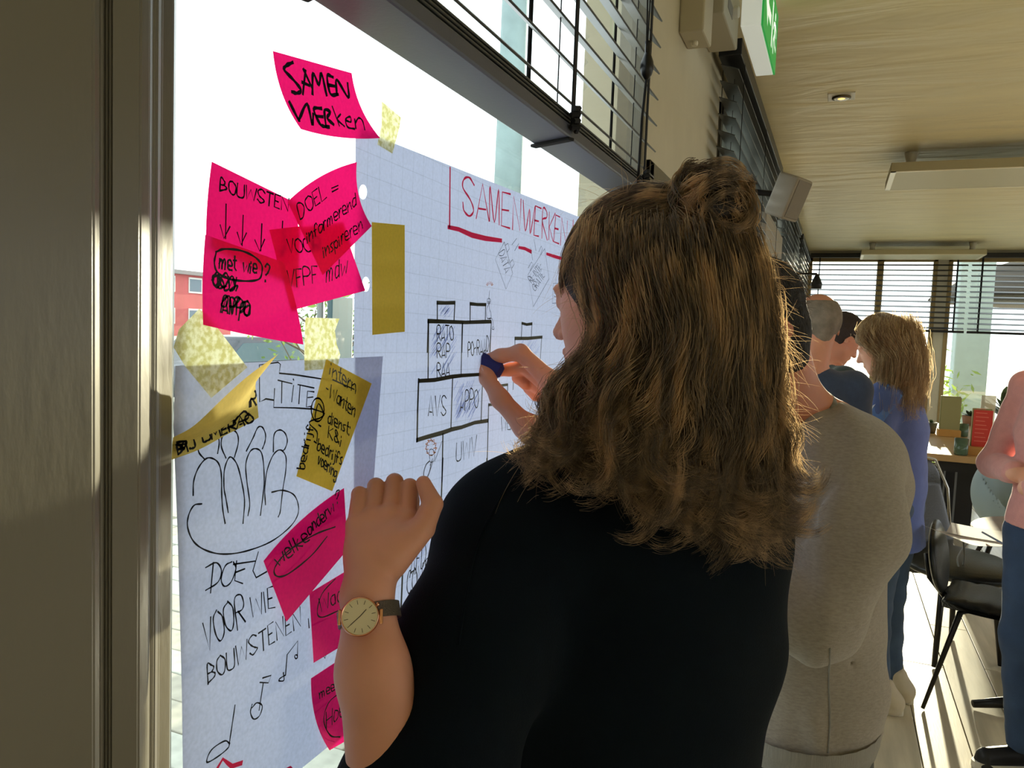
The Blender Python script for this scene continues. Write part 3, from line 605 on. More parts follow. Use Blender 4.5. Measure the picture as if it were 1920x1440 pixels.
# ---- sticky notes
def note(label, c, rgb, texts, X=.004, curl=(0, 0, 0, 0), bulge=((0, 0),)*4, trgb=None, group='pink sticky notes', curlfn=None, k=.5, inkw=.0016):
    """c: px corners TL,TR,BR,BL; curl: metres each corner stands off the glass; bulge: px offset of each edge's middle (top,right,bottom,left)"""
    n = 14; TL, TR, BR, BL = [np.array(q, float) for q in c]; G = np.zeros((n+1, n+1, 3))
    def px(s, t):
        a = 4*s*(1-s); b_ = 4*t*(1-t)
        return ((1-s)*(1-t)*TL+s*(1-t)*TR+s*t*BR+(1-s)*t*BL+a*(1-t)*np.array(bulge[0])+s*b_*np.array(bulge[1])+a*t*np.array(bulge[2])+(1-s)*b_*np.array(bulge[3]))
    def off(s, t):
        v = curl[0]*max(0, 1-s*1.6-t*1.6)**2+curl[1]*max(0, 1-(1-s)*1.6-t*1.6)**2+curl[2]*max(0, 1-(1-s)*1.6-(1-t)*1.6)**2+curl[3]*max(0, 1-s*1.6-(1-t)*1.6)**2
        return v+(curlfn(s, t) if curlfn else 0)
    for i in range(n+1):
        for j in range(n+1):
            q = px(i/n, j/n); G[i, j] = at(q[0], q[1], X=WX+X+off(i/n, j/n))
    m_ = paper('note_%d_%d_%d' % rgb, rgb, trgb or rgb, k, None, .05)
    o = link('sticky_note', grid_mesh('sticky_note', G), m_, None, True); tag(o, label, 'sticky note', group)
    # inverse map px -> s,t for the writing
    A = np.array([[px(i/20, j/20) for j in range(21)] for i in range(21)]).reshape(-1, 2); O = np.array([[off(i/20, j/20) for j in range(21)] for i in range(21)]).reshape(-1)
    def pos(x, y):
        d = ((A-np.array([x, y]))**2).sum(1); kx = np.argsort(d)[:4]; w_ = 1/(d[kx]+1); return at(x, y, X=WX+X+.0010+(O[kx]*w_).sum()/w_.sum())
    if texts: ribbon_mesh('handwriting', texts, pos, inkw, ink, o)
    return o
PINK = (222, 20, 96); PT = (255, 26, 118)
n1 = lambda x, y: t1(x, y)
big = [ (crom([t1(*q) for q in s], 5), .0036) for s in [[(955,155),(905,180),(890,215),(960,290),(1020,370),(990,395),(950,385)], [(1035,400),(1055,220)], [(1040,210),(1105,350)], [(1030,310),(1085,335)], [(1110,400),(1115,240),(1160,330),(1180,240),(1220,410)], [(1270,270),(1225,260),(1250,400),(1310,405)], [(1230,330),(1280,340)], [(1300,400),(1300,290),(1390,430),(1385,320)],
        [(930,465),(1000,600),(1012,585),(1068,480),(1108,640),(1116,560)], [(1180,515),(1120,520),(1165,630),(1200,655),(1240,660)], [(1140,575),(1190,580)], [(1215,650),(1205,530),(1250,545),(1225,590),(1275,640)]]]
big += [(crom([t1(*q) for q in s], 5), .0022) for s in [[(1265,500),(1320,650)], [(1330,560),(1305,600),(1360,655)], [(1375,610),(1410,620),(1405,580),(1370,600),(1385,660),(1440,675)], [(1440,600),(1450,670)], [(1445,630),(1470,590),(1500,610),(1520,680)]]]
note('bright pink note reading SAMEN WERKen, alone above the cluster', [(511.5, 95.5), (659.5, 137), (713, 259), (564, 242)], PINK, big, curl=(.004, 0, .012, 0), bulge=((0, 0), (-9, 4), (-2, 7), (-9, 6)), trgb=PT)
arrows = [[(424,383),(423,447)], [(413,422),(420,447),(431,425)], [(456,404),(454,460)], [(445,436),(452,459),(462,437)], [(491,420),(489,470)], [(478,450),(487,471),(496,449)], [(530,415),(527,480)], [(517,462),(525,480),(534,462)]]
note('pink note reading BOUWSTEN with four downward arrows', [(397, 303), (560, 383), (556, 540), (386, 462)], PINK, [np.array(a, float) for a in arrows]+T('BOUWSTEN', (412, 358), (540, 396), (2, -24), seed=31), X=.0036, curl=(.002, 0, 0, 0), bulge=((0, 0), (0, 0), (0, 0), (-3, 0)), trgb=PT)
note('pink note reading VOOR and VFPF, tucked under the DOEL note', [(505, 431), (640, 415), (685, 545), (543.5, 583)], PINK, T('VOOR', (540, 475), (600, 470), (-3, -26), seed=32)+T('VFPF', (540, 540), (596, 530), (-2, -32), seed=33)+T('mdw', (612, 530), (652, 512), (0, -34), seed=34), X=.0060, curl=(.002, 0, .002, 0), trgb=PT)
note('pink note reading DOEL = informerend inspireren, tilted onto its neighbours', [(539, 378), (669, 304), (697, 424), (605, 516)], PINK, T('DOEL', (563, 412), (612, 370), (-6, -26), seed=35)+T('=', (622, 366), (634, 360), (0, -18), seed=4)+T('informerend', (576, 455), (668, 385), (-2, -22), seed=36)+T('inspireren', (607, 482), (680, 430), (-3, -22), seed=37), X=.0085, curl=(.001, .014, .004, .001), bulge=((-3, -10), (-10, 4), (0, 0), (0, 0)), trgb=PT)
scr = [crom([t2(*q) for q in s], 5) for s in [[(340,290),(400,268),(520,278),(620,320),(680,380),(685,440),(660,495),(560,508),(430,490),(350,440),(328,370),(340,300)], [(310,500),(350,440),(365,500),(330,545),(315,470),(370,480),(400,540),(360,560),(350,470)], [(380,480),(420,450),(440,560),(400,570),(460,470),(480,560),(440,580),(500,540),(490,580)], [(375,740),(400,620),(430,640),(410,700),(380,680),(440,620),(460,760),(480,640),(520,640),(470,700)], [(510,800),(530,680),(560,670),(550,730),(520,740),(590,690),(580,760),(550,750),(560,700)]]]
note('pink note reading met wie in an oval with scribbled-out words', [(385, 440), (532, 492), (569, 646), (381, 609)], PINK, scr+T('met', t2(365, 410), t2(490, 425), (1, -26), seed=38)+T('wie', t2(540, 440), t2(645, 450), (2, -24), seed=39)+T('?', t2(700, 500), t2(735, 500), (3, -30), seed=40)+T('OCW', t2(320, 550), t2(490, 570), (2, -22), seed=41)+T('APPO', t2(385, 745), t2(590, 770), (2, -28), seed=42), X=.0075, curl=(.004, 0, .010, 0), bulge=((0, 0), (4, 0), (4, 3), (-3, 0)), trgb=PT, inkw=.002)
ov = [crom([c4(*q) for q in s], 5) for s in [[(1010,-40),(880,10),(720,110),(640,210),(650,262),(720,250),(860,140),(960,20)]]]
note('pink note reading wie onderw?, tilted, half behind the raised fist', [(494, 1052), (645, 915), (652, 1030), (537, 1166)], PINK, ov+T('welke', c4(660, 205), c4(850, 40), (-10, -22), seed=43)+T('onderw', (580, 1003), (628, 958), (-6, -20), seed=44)+T('?', (630, 945), (638, 935), (-2, -20), seed=3), X=.0062, curl=(.001, .006, 0, .004), bulge=((-4, -9), (0, 0), (0, 0), (0, 0)), trgb=PT, inkw=.0018)
note('pink note reading Waa in a loop, at the wrist watch', [(580, 1112), (650, 1070), (656, 1202), (588, 1243)], PINK, T('Waar', (600, 1148), (650, 1120), (-2, -26), seed=45)+[crom([c4(*q) for q in [(1010,280),(930,370),(900,480),(930,515),(1040,470)]], 5)], X=.0048, curl=(0, 0, 0, .002), trgb=PT)
note('lowest pink note, reading meer and Hoe in an oval', [(583, 1272), (662, 1220), (668, 1378), (618, 1407)], PINK, T('meer i', (600, 1310), (648, 1282), (-2, -16), seed=46)+T('Hoe', (612, 1365), (645, 1340), (0, -30), seed=47)+[crom([c4(*q) for q in [(1050,970),(970,1040),(940,1150),(980,1240),(1040,1250)]], 5)], X=.0048, curl=(0, 0, 0, .003), bulge=((0, 0), (0, 0), (0, 0), (-9, 8)), trgb=PT)
YEL = (204, 170, 58); YT = (236, 200, 72)
note('plain mustard yellow note, blank and upright on the gridded chart', [(697, 416.5), (759, 422), (759, 622), (698, 628)], YEL, [], X=.0042, curl=(0, .002, 0, 0), trgb=YT, group='yellow sticky notes', k=.42)
iy = T('intern', (618, 702), (666, 738), (3, -24), seed=51)+[np.array([(624, 712), (664, 730)])]+T('-Wanten', (610, 738), (664, 782), (4, -22), seed=52)+T('dienst:', (614, 792), (656, 816), (3, -20), seed=53)+T('- K&i', (596, 806), (640, 836), (3, -20), seed=54)+T('-bedrijfs', (588, 838), (640, 872), (3, -20), seed=55)+T('voering', (596, 868), (630, 898), (3, -20), seed=56)
iy += T('bedrijf', (570, 880), (588, 800), (-13, -3), seed=57)+[crom(circ(*c3(945, 440), 12, 22, 0, 12, 20), 2), crom([c3(*q) for q in [(900,430),(990,465),(930,500),(950,400),(980,480),(890,520),(940,580),(940,640)]], 4)]
note('yellow note headed intern with a pen-written list', [(611.6, 673.5), (697, 719), (623, 921), (555.6, 893)], YEL, iy, X=.0052, curl=(0, .003, .002, 0), trgb=YT, group='yellow sticky notes', k=.42, inkw=.0017)
cu_ = lambda s, t: .0+.030*max(0, (.55-t)/.55)**1.2
cy_px = [[(325, 820), (365, 797), (420, 745), (465, 705), (521, 664)], [(324, 826), (372, 812), (420, 782), (455, 745), (500, 690)], [(323, 832), (375, 820), (425, 790), (458, 755), (480, 716)], [(322.5, 846), (373, 832), (425, 808), (458, 785), (482, 750)], [(322, 862), (373, 843), (425, 815), (455, 800), (485, 783)]]
rows = [crom(r_, 5) for r_ in cy_px]; rows = np.array(rows); offs = [.034, .026, .010, .003, .003]; G = np.zeros((17, rows.shape[1], 3)); cols = []
for j in range(rows.shape[1]):
    q = crom(rows[:, j], 4); oo = crom(np.array(offs)[:, None], 4)[:, 0]
    for i in range(17): G[i, j] = at(q[i][0], q[i][1], X=WX+.005+oo[i]*(.25+.75*min(1, j/8)))
o = link('sticky_note', grid_mesh('sticky_note', G), paper('note_curled', (212, 190, 110), (236, 210, 96), .42, None, .05), None, True); tag(o, 'pale yellow note curling off the window with writing on its lower edge', 'sticky note', 'yellow sticky notes')
ribbon_mesh('handwriting', T('BIJ UMERAO', (334, 852), (474, 790), (-2, -17), jit=.25, seed=60)+T('1R', (466, 762), (480, 758), (0, -26), seed=61)+[crom([c3(*q) for q in [(40,650),(100,640),(90,680),(60,690),(90,630),(35,665),(100,660)]], 4), crom([c3(*q) for q in [(330,560),(380,500),(430,480),(400,530),(470,450),(500,490),(440,520)]], 4)], lambda x, y: at(x, y, X=WX+.0115), .002, ink, o)
# ================================================================== PEOPLE
def skin_mat(name, rgb, var=.1):
    m = mat(name, rgb, .5, bump=.06, bscale=180, var=var, vscale=9, spec=.35)
    b = m.node_tree.nodes['Principled BSDF']; b.inputs['Subsurface Weight'].default_value = .2; b.inputs['Subsurface Radius'].default_value = (.008, .003, .002); b.inputs['Subsurface Scale'].default_value = .5
    return m
def fabric(name, rgb, rough=.9, bscale=350, bump=.3, var=.08, vscale=60, sheen=.2, stretch=None):
    return mat(name, rgb, rough, bump=bump, bscale=bscale, var=var, vscale=vscale, sheen=sheen, spec=.15, stretch=stretch)
def hair_mat(name, rgb, rgb2, rough=.3):
    """lit strands: diffuse + sheen highlight + light passing through when lit from behind"""
    if name in MATS: return MATS[name]
    m = bpy.data.materials.new(name); m.use_nodes = True; nt = m.node_tree; N = nt.nodes; Lk = nt.links; N.remove(N['Principled BSDF'])
    ci = N.new('ShaderNodeHairInfo'); mx = N.new('ShaderNodeMix'); mx.data_type = 'RGBA'; mx.inputs[6].default_value = (*lin(rgb), 1); mx.inputs[7].default_value = (*lin(rgb2), 1)
    tc = N.new('ShaderNodeTexCoord'); mp = N.new('ShaderNodeMapping'); mp.inputs['Scale'].default_value = (1, 1, .16); no = N.new('ShaderNodeTexNoise'); no.inputs['Scale'].default_value = 55; no.inputs['Detail'].default_value = 2
    Lk.new(tc.outputs['Object'], mp.inputs[0]); Lk.new(mp.outputs[0], no.inputs[0]); mr = N.new('ShaderNodeMapRange'); mr.inputs[1].default_value = .46; mr.inputs[2].default_value = .74; Lk.new(no.outputs[0], mr.inputs[0])
    ma = N.new('ShaderNodeMath'); ma.operation = 'MULTIPLY_ADD'; ma.use_clamp = True; Lk.new(ci.outputs['Random'], ma.inputs[0]); ma.inputs[1].default_value = .3; Lk.new(mr.outputs[0], ma.inputs[2]); Lk.new(ma.outputs[0], mx.inputs[0])
    d = N.new('ShaderNodeBsdfDiffuse'); t = N.new('ShaderNodeBsdfHair'); t.component = 'Transmission'; r = N.new('ShaderNodeBsdfHair'); r.component = 'Reflection'
    for q in (t, r): q.inputs['RoughnessU'].default_value = rough; q.inputs['RoughnessV'].default_value = .6
    Lk.new(mx.outputs[2], d.inputs[0]); Lk.new(mx.outputs[2], t.inputs[0])
    gm = N.new('ShaderNodeMix'); gm.data_type = 'RGBA'; gm.inputs[0].default_value = .5; gm.inputs[7].default_value = (.5, .45, .4, 1); Lk.new(mx.outputs[2], gm.inputs[6]); Lk.new(gm.outputs[2], r.inputs[0])
    a = N.new('ShaderNodeMixShader'); a.inputs[0].default_value = .45; Lk.new(d.outputs[0], a.inputs[1]); Lk.new(r.outputs[0], a.inputs[2])
    c = N.new('ShaderNodeMixShader'); c.inputs[0].default_value = .5; Lk.new(a.outputs[0], c.inputs[1]); Lk.new(t.outputs[0], c.inputs[2])
    Lk.new(c.outputs[0], N['Material Output'].inputs[0]); MATS[name] = m; return m
def strands(name, S, rad, m, parent):
    """S: list of (n,3) arrays -> one hair curves object"""
    hc = bpy.data.hair_curves.new(name); hc.add_curves([len(s) for s in S])
    P = np.concatenate(S).astype(np.float32); hc.attributes['position'].data.foreach_set('vector', P.ravel())
    R = np.concatenate([rad*(1-.75*np.linspace(0, 1, len(s))**2) for s in S]).astype(np.float32)
    ra = hc.attributes.get('radius') or hc.attributes.new('radius', 'FLOAT', 'POINT'); ra.data.foreach_set('value', R)
    hc.materials.append(m); o = bpy.data.objects.new(name, hc); COL.objects.link(o); o.parent = parent; o['kind'] = 'stuff'; return o
FWD = ray(960, 720); FWD = FWD/np.linalg.norm(FWD); RIGHT = RC[:, 0]; UPC = RC[:, 1]; Zu = np.array([0, 0, 1.])
def put(name, me, m, parent):
    return link(name, me, m, parent, True)
def hand(S, pts, r, k=.006):
    """chain of joints with radii"""
    for i in range(len(pts)-1): S.cone(pts[i], pts[i+1], r[i], r[i+1], k)
# ---------------------------------------------------------------- 1. the woman writing on the chart
wo = thing('person', 'woman in a black top with long wavy brown hair and bun, reaching to the chart', 'person')
skin1 = skin_mat('skin_warm', (206, 148, 122))
hd = pd(1185, 528, .945); azf = math.radians(-22.9-48); fv = np.array([math.sin(azf), math.cos(azf), -.12])
S = Sdf(); HP = head_sdf(S, hd, fv, (0, 0, 1), 1.0)
S.cone(HP(-.03, 0, -.07), pd(1190, 880, .97), .052, .062, .03); S.cone(pd(1190, 900, .97), pd(1160, 1150, .98), .07, .09, .05)
S.cone(pd(1190, 900, .97), pd(962, 1012, .93), .06, .045, .03); S.cone(pd(962, 1012, .93), pd(850, 1300, .80), .045, .042, .03); S.cone(pd(1190, 900, .97), pd(1340, 985, .99), .06, .045, .03); S.cone(pd(1340, 985, .99), pd(1300, 1060, 1.08), .045, .04, .03); S.cone(pd(1300, 1060, 1.08), pd(1150, 960, 1.04), .04, .034, .03)
body_a = S.mesh('body', .0045)
# left arm and hand (raised fist against the glass)
S = Sdf(); W0 = pd(688, 1118, .775); EL = pd(745, 1530, .70)
S.cone(W0, pd(700, 1260, .755), .0255, .033, .01, (FWD, .85)); S.cone(pd(700, 1260, .755), EL, .033, .042, .02)
S.cone(EL, pd(850, 1300, .80), .042, .045, .02)
mc = [pd(668, 984, .815), pd(697, 970, .822), pd(731, 964, .826), pd(764, 974, .822)]
for q, r_ in zip(mc, (.0115, .0120, .0125, .0120)): S.cone(W0, q, .0225, r_, .008)
S.cone(pd(690, 1040, .80), pd(740, 1020, .80), .02, .018, .015)
for i, (pip, rr) in enumerate([((674, 927, .845), .0088), ((705, 912, .855), .0095), ((740, 904, .858), .0098), ((768, 913, .850), .0094)]):
    p_ = pd(*pip); dip = pd(pip[0]+4, pip[1]+26, pip[2]+.026); tip = pd(pip[0]+6, pip[1]+50, pip[2]+.012)
    hand(S, [mc[i], p_, dip, tip], [.0098, rr, rr*.93, rr*.85], .0018)
S.cone(pd(735, 1050, .79), pd(792, 990, .803), .018, .0135, .008); hand(S, [pd(792, 990, .803), pd(811, 945, .818), pd(794, 906, .832)], [.0130, .0112, .0082], .002)
for a_, b_ in ((mc[1], .3), (mc[2], .5)): S.cone(a_*.9+W0*.1-FWD*.0125, W0*.7+a_*.3-FWD*.013, .0022, .0015, .006)
arm_a = S.mesh('arm', .0018)
# right hand pinching the block
S = Sdf(); W1 = pd(1050, 815, 1.13)
S.cone(W1, pd(1150, 960, 1.04), .026, .034, .02, (FWD, .8)); S.cone(W1, pd(1035, 735, 1.175), .026, .017, .012); S.cone(W1, pd(1045, 770, 1.185), .024, .016, .012); S.cone(W1, pd(1000, 800, 1.155), .022, .017, .01)
hand(S, [pd(1042, 770, 1.13), pd(1030, 712, 1.165), pd(976, 661, 1.18), pd(938, 668, 1.186), pd(908, 676, 1.192)], [.02, .0145, .0122, .0105, .0088], .008)
hand(S, [pd(1030, 722, 1.178), pd(984, 688, 1.197), pd(956, 693, 1.20), pd(934, 696, 1.197)], [.0145, .0118, .0102, .0085], .004)
hand(S, [pd(1036, 744, 1.19), pd(992, 716, 1.21), pd(972, 708, 1.212), pd(985, 722, 1.20)], [.013, .011, .0098, .008], .004)
hand(S, [pd(1044, 764, 1.195), pd(1008, 740, 1.215), pd(992, 728, 1.215), pd(1003, 744, 1.205)], [.0115, .0095, .0085, .007], .004)
hand(S, [pd(1020, 835, 1.14), pd(985, 800, 1.155), pd(938, 748, 1.165), pd(912, 706, 1.178), pd(899, 688, 1.182)], [.022, .0175, .0135, .0115, .0088], .01)
arm_b = S.mesh('hand', .0018)
bb = bm_(); 
for me_ in (body_a, arm_a, arm_b): bb.from_mesh(me_)
for f_ in bb.faces: f_.smooth = True
ob = obj('body', bb, skin1, wo)
# nails on thumb and index of the pinching hand
nm = mat('nail', (224, 176, 160), .25)
for (p_, q_, up_) in (((899, 688, 1.1745), (908, 703, 1.169), -RIGHT-FWD*.7),):
    bb = bm_(); a_, b_ = pd(*p_), pd(*q_); c_ = (a_+b_)/2; tt = b_-a_; z_ = np.array(up_)
    s_ = Sdf().ell(c_, (.0075, .0052, .0018), (tt, np.cross(tt, z_), z_), .001).mesh('nail', .001); bb.from_mesh(s_); obj('nail', bb, nm, wo, True)
# eyes
for b_ in (1, -1):
    bb = bm_(); lathe(bb, HP(.081, .030*b_, -.018), [(.002, -.010), (.008, -.006), (.0105, 0), (.008, .007), (.002, .0105)], 14, fv); obj('eye', bb, mat('eye_white', (226, 220, 214), .2), wo, True)
# black top
black = fabric('black_knit', (3, 12, 19), .95, 500, .25, .12, 40, .0)
S = Sdf(); sh = pd(962, 1012, .93); sr = pd(1340, 985, .99)
S.cone(sh, sr, .066, .075, .05); S.cone(sh, pd(1180, 925, .965), .058, .065, .07); S.cone(sr, pd(1215, 900, .97), .06, .065, .06)
S.cone(pd(1148, 1070, .965), pd(1130, 1300, .955), .178, .182, .06, (FWD, .60)); S.cone(pd(1130, 1300, .955), pd(1112, 1620, .95), .182, .185, .05, (FWD, .62))
S.cone(sr, pd(1345, 1180, 1.0), .075, .075, .06)
S.cone(sh, pd(884, 1215, .835), .072, .078, .05); S.cone(pd(884, 1215, .835), pd(794, 1515, .732), .078, .083, .04); S.cone(pd(794, 1515, .732), pd(778, 1580, .712), .082, .070, .03)
S.cone(pd(1330, 1000, 1.0), pd(1150, 1080, 1.08), .07, .055, .05)
S.ell(pd(728, 1282, .73), (.018, .03, .03), (RIGHT, FWD, UPC), .02, True)
fold = folds(.0030, 22, 4)
top = put('black_top', S.mesh('black_top', .0055, fold), black, wo)
# shoulder seam and sleeve hem
def drape(pts, lift=0.002, tgt=None):
    return [np.array(p) for p in pts]
dgx = bpy.context.evaluated_depsgraph_get(); dgx.update()
def onto(o, px, py, lift=.0015):
    """the point of mesh o met by the line of sight through px,py"""
    d = Vector(ray(px, py)).normalized(); ok, loc, n, i = o.ray_cast(Vector((0, 0, EYE)), d)
    if not ok: return None
    return np.array(loc)+np.array(n)*lift
bb = bm_(); pts = [onto(top, *q, .0006) for q in crom([(1010, 872), (960, 905), (915, 975), (890, 1040), (872, 1130), (860, 1210)], 5)]; pts = [p for p in pts if p is not None]
if len(pts) > 3: tube(bb, pts, .0013, 6); obj('seam', bb, black, top, True)
# wristwatch
wc = pd(675, 1156, .738); wn = -(ray(675, 1150)/np.linalg.norm(ray(675, 1150))); wn = wn+.10*RIGHT*-1+.10*UPC; wn /= np.linalg.norm(wn)
gold = mat('rose_gold', (214, 160, 128), .22, 1); silver = mat('watch_dial', (214, 206, 190), .28, .75); meshm = mat('mesh_strap', (112, 104, 92), .35, .8, bump=.8, bscale=900)
wt = thing('wristwatch', None, None); wt.parent = wo; wt['label'] = 'rose gold watch with pale dial and metal mesh strap'
def wpart(name, bb, m, smooth=True):
    return obj(name, bb, m, wt, smooth)
bb = bm_(); lathe(bb, wc, [(.0160, -.006), (.0182, -.0045), (.0186, .0005), (.0178, .0025), (.0172, .0028), (.0168, .0008)], 48, wn); wpart('watch_case', bb, gold)
bb = bm_(); lathe(bb, wc, [(.0166, .0002), (.0168, .0010)], 48, wn); wpart('dial', bb, silver, False)
wx = np.cross(UPC, wn); wx /= np.linalg.norm(wx); wy = np.cross(wn, wx); dk = mat('dial_mark', (50, 44, 42), .4)
bb = bm_()
for i in range(12):
    a = math.radians(30*i+12); e = wx*math.cos(a)+wy*math.sin(a); obox(bb, wc+e*.0133+wn*.0013, e, np.cross(wn, e), wn, .0040, .0005, .0003)
o_ = wpart('hour_marks', bb, dk, False); o_['kind'] = 'stuff'
for nm_, L_, a_ in (('minute_hand', .0125, 222), ('hour_hand', .0095, 47)):
    a = math.radians(a_); e = wx*math.cos(a)+wy*math.sin(a); bb = bm_(); obox(bb, wc+e*L_*.42+wn*.0017, e, np.cross(wn, e), wn, L_, .0007, .0003); wpart(nm_, bb, dk, False)
ax = (EL-W0); ax = ax/np.linalg.norm(ax); wcen = pd(692, 1153, .770); e1 = np.cross(ax, FWD); e1 /= np.linalg.norm(e1); e2 = np.cross(ax, e1)
bb = bm_(); n_ = 48; rings = []
for k in range(n_):
    a = 2*math.pi*k/n_; c_ = wcen+e1*math.cos(a)*.0298+e2*math.sin(a)*.0268
    nn = e1*math.cos(a)/.0298+e2*math.sin(a)/.0268; nn /= np.linalg.norm(nn)
    rings.append([bb.verts.new(c_+nn*u+ax*v) for u, v in ((0, -.0075), (.0018, -.0075), (.0018, .0075), (0, .0075))])
for k in range(n_):
    A_, B_ = rings[k], rings[(k+1) % n_]
    for j in range(4): bb.faces.new((A_[j], A_[(j+1) % 4], B_[(j+1) % 4], B_[j]))
bmesh.ops.recalc_face_normals(bb, faces=bb.faces); wpart('strap', bb, meshm, False)
for sg in (1, -1):
    bb = bm_(); c_ = wc+wx*sg*.0198-wn*.004; obox(bb, c_, wx, wy, wn, .0035, .0145, .0022, .0008); wpart('lug', bb, gold, False)
bb = bm_(); lathe(bb, wc+wx*.0195*math.cos(.6)+wy*.0195*math.sin(.6)-wn*.001, [(.0018, -.001), (.002, 0), (.0018, .0016)], 12, wx); wpart('crown', bb, gold)
# blue block held between thumb and index
a_, b_ = pd(889, 671, 1.186), pd(941, 699, 1.186); cb = (a_+b_)/2+UPC*.0; axb = b_-a_; ayb = np.cross(axb, FWD)
bb = bm_(); obox(bb, cb, axb, ayb, np.cross(axb, ayb), .050, .029, .024, .0072, 1)
tag(obj('board_eraser', bb, mat('blue_felt', (34, 44, 120), .7, bump=.2, bscale=300)), 'small dark blue eraser block pinched over the gridded chart', 'eraser')
# ---- long wavy hair by photo profile
def profile_hair(parent, rows, roots, name, m_str, m_core, n_guides, per, ends, rad, bulk=.92, waves=(.012, 9), rs=None, ncore=40, ulim=(-1.7, 1.7), spread=.010, y0rng=(0, .25), top_cut=None, npt=26, frizz=.0015, corecut=None, scale=(.92, 1.01)):
    """rows: (y, xl, xr, depth of centre, half depth) down the fall of hair; phi runs round it, 0 facing the viewer"""
    R = np.array(rows, float); fr = lambda y: [np.interp(y, R[:, 0], R[:, c]) for c in (1, 2, 3, 4)]
    def P(phi, y, f=1.0):
        xl, xr, dc, dh = fr(y); xc = (xl+xr)/2; hw = (xr-xl)/2
        return pd(xc+hw*f*math.sin(phi), y, dc-dh*f*math.cos(phi))
    C = np.array(corecut if corecut else rows, float); out = []
    G = []
    for y in np.linspace(C[0, 0], C[-1, 0], 42):
        xl, xr, dc, dh = [np.interp(y, C[:, 0], C[:, c]) for c in (1, 2, 3, 4)]; taper = bulk*(1-.999*max(0, (y-C[-1, 0]+18)/18)**2)*(1-.999*max(0, (C[0, 0]+10-y)/10)**2)
        G.append([pd((xl+xr)/2+(xr-xl)/2*taper*(1+.012*math.sin(phi*17+y*.02)+.01*math.sin(phi*31))*math.sin(phi), y, dc-dh*taper*(1+.015*math.sin(phi*19+y*.015))*math.cos(phi)) for phi in np.linspace(-math.pi, math.pi, ncore+1)])
    core = link(name, grid_mesh(name, np.array(G)), m_core, parent, True)
    for g in range(n_guides):
        ph = rs.uniform(*ulim); ya = R[0, 0]+(R[-1, 0]-R[0, 0])*(rs.uniform(*y0rng) if (ph < .5 or y0rng[1] < .3) else rs.uniform(.02, .22)); ye = ends(math.sin(max(-1.57, min(1.57, ph))))+rs.randn()*34
        if ye-ya < 60: continue
        fl = rs.uniform(*scale); wa, wf = waves[0]*rs.uniform(.5, 1.5), rs.uniform(.7, 1.3)*waves[1]; p1, p2 = rs.rand(2)*6.28; lean = rs.randn()*.10; curl = rs.randn()
        t = np.linspace(0, 1, npt); base = []
        sg_ = 1 if rs.rand() < .5 else -1; sd_ = RIGHT*sg_*.85+FWD*rs.randn()*.4; th_ = rs.uniform(.7, 3.6)
        for tt in t:
            tz = tt; tt = min(tt, .74); y = ya+(ye-ya)*tt; q = P(ph+lean*tt, y, fl*(1-.10*(1-tt)*0)); amp = wa*tt**1.3
            q = q+RIGHT*amp*math.sin(wf*tt+p1)+FWD*amp*.8*math.sin(wf*tt*1.1+p2)
            if tz > .74:
                rr_ = .26*(ye-ya)*.9/F/th_; a_ = (tz-.74)/.26*th_; q = q-UPC*rr_*math.sin(a_)+sd_*rr_*(1-math.cos(a_))
            base.append(q)
        base = np.array(base); ck = rs.randn(3); 
        for k in range(per):
            o0 = rs.randn(3)*spread; tpr = (1.25-1.0*t**1.0)[:, None]; j = np.cumsum(rs.randn(npt, 3)*frizz, 0)
            L = rs.uniform(.88, 1.0); s = base+o0*tpr+j; n_ = max(6, int(npt*L)); out.append(s[:n_])
    return core, out
rs = np.random.RandomState(11)
rowsW = [(395, 1112, 1372, .93, .085), (440, 1098, 1394, .925, .105), (500, 1088, 1416, .92, .122), (545, 1098, 1426, .917, .127), (600, 1116, 1434, .912, .126), (630, 1116, 1437, .91, .125), (665, 1100, 1440, .907, .123), (715, 1050, 1446, .905, .120), (760, 1040, 1450, .90, .115), (820, 1012, 1452, .90, .105), (850, 965, 1446, .90, .10), (900, 985, 1440, .905, .085), (1000, 1010, 1440, .90, .072), (1080, 1020, 1440, .895, .066)]
coreW = rowsW[:9]+[(820, 1020, 1450, .90, .10), (865, 1075, 1440, .90, .085), (900, 1170, 1436, .895, .07), (960, 1255, 1434, .892, .062), (1010, 1310, 1428, .89, .055), (1045, 1345, 1415, .888, .045)]
hm = hair_mat('hair_brown_strands', (42, 32, 28), (214, 178, 130)); core_m = mat('hair_brown_core', (30, 21, 18), .6, bump=1.5, bscale=22, stretch=(9, 9, .5), var=.3, vscale=30)
ends = lambda u: np.interp(u, [-1, -.75, -.5, -.1, .3, .6, 1], [872, 880, 885, 935, 1000, 1045, 1040])
core, ST = profile_hair(wo, rowsW, None, 'hair', hm, core_m, 560, 32, ends, .00033, rs=rs, corecut=coreW, waves=(.021, 10), bulk=.885, ulim=(-1.3, 1.75), spread=.0068, y0rng=(.03, .34), npt=40, frizz=.0006)
_c, S2 = profile_hair(wo, rowsW, None, 'locks', hm, core_m, 90, 60, ends, .0003, rs=rs, corecut=coreW, waves=(.030, 9), bulk=.5, ulim=(-1.1, 1.5), spread=.0058, y0rng=(.10, .36), npt=40, frizz=.0005, scale=(1.02, 1.07))
bpy.data.objects.remove(_c); ST += S2
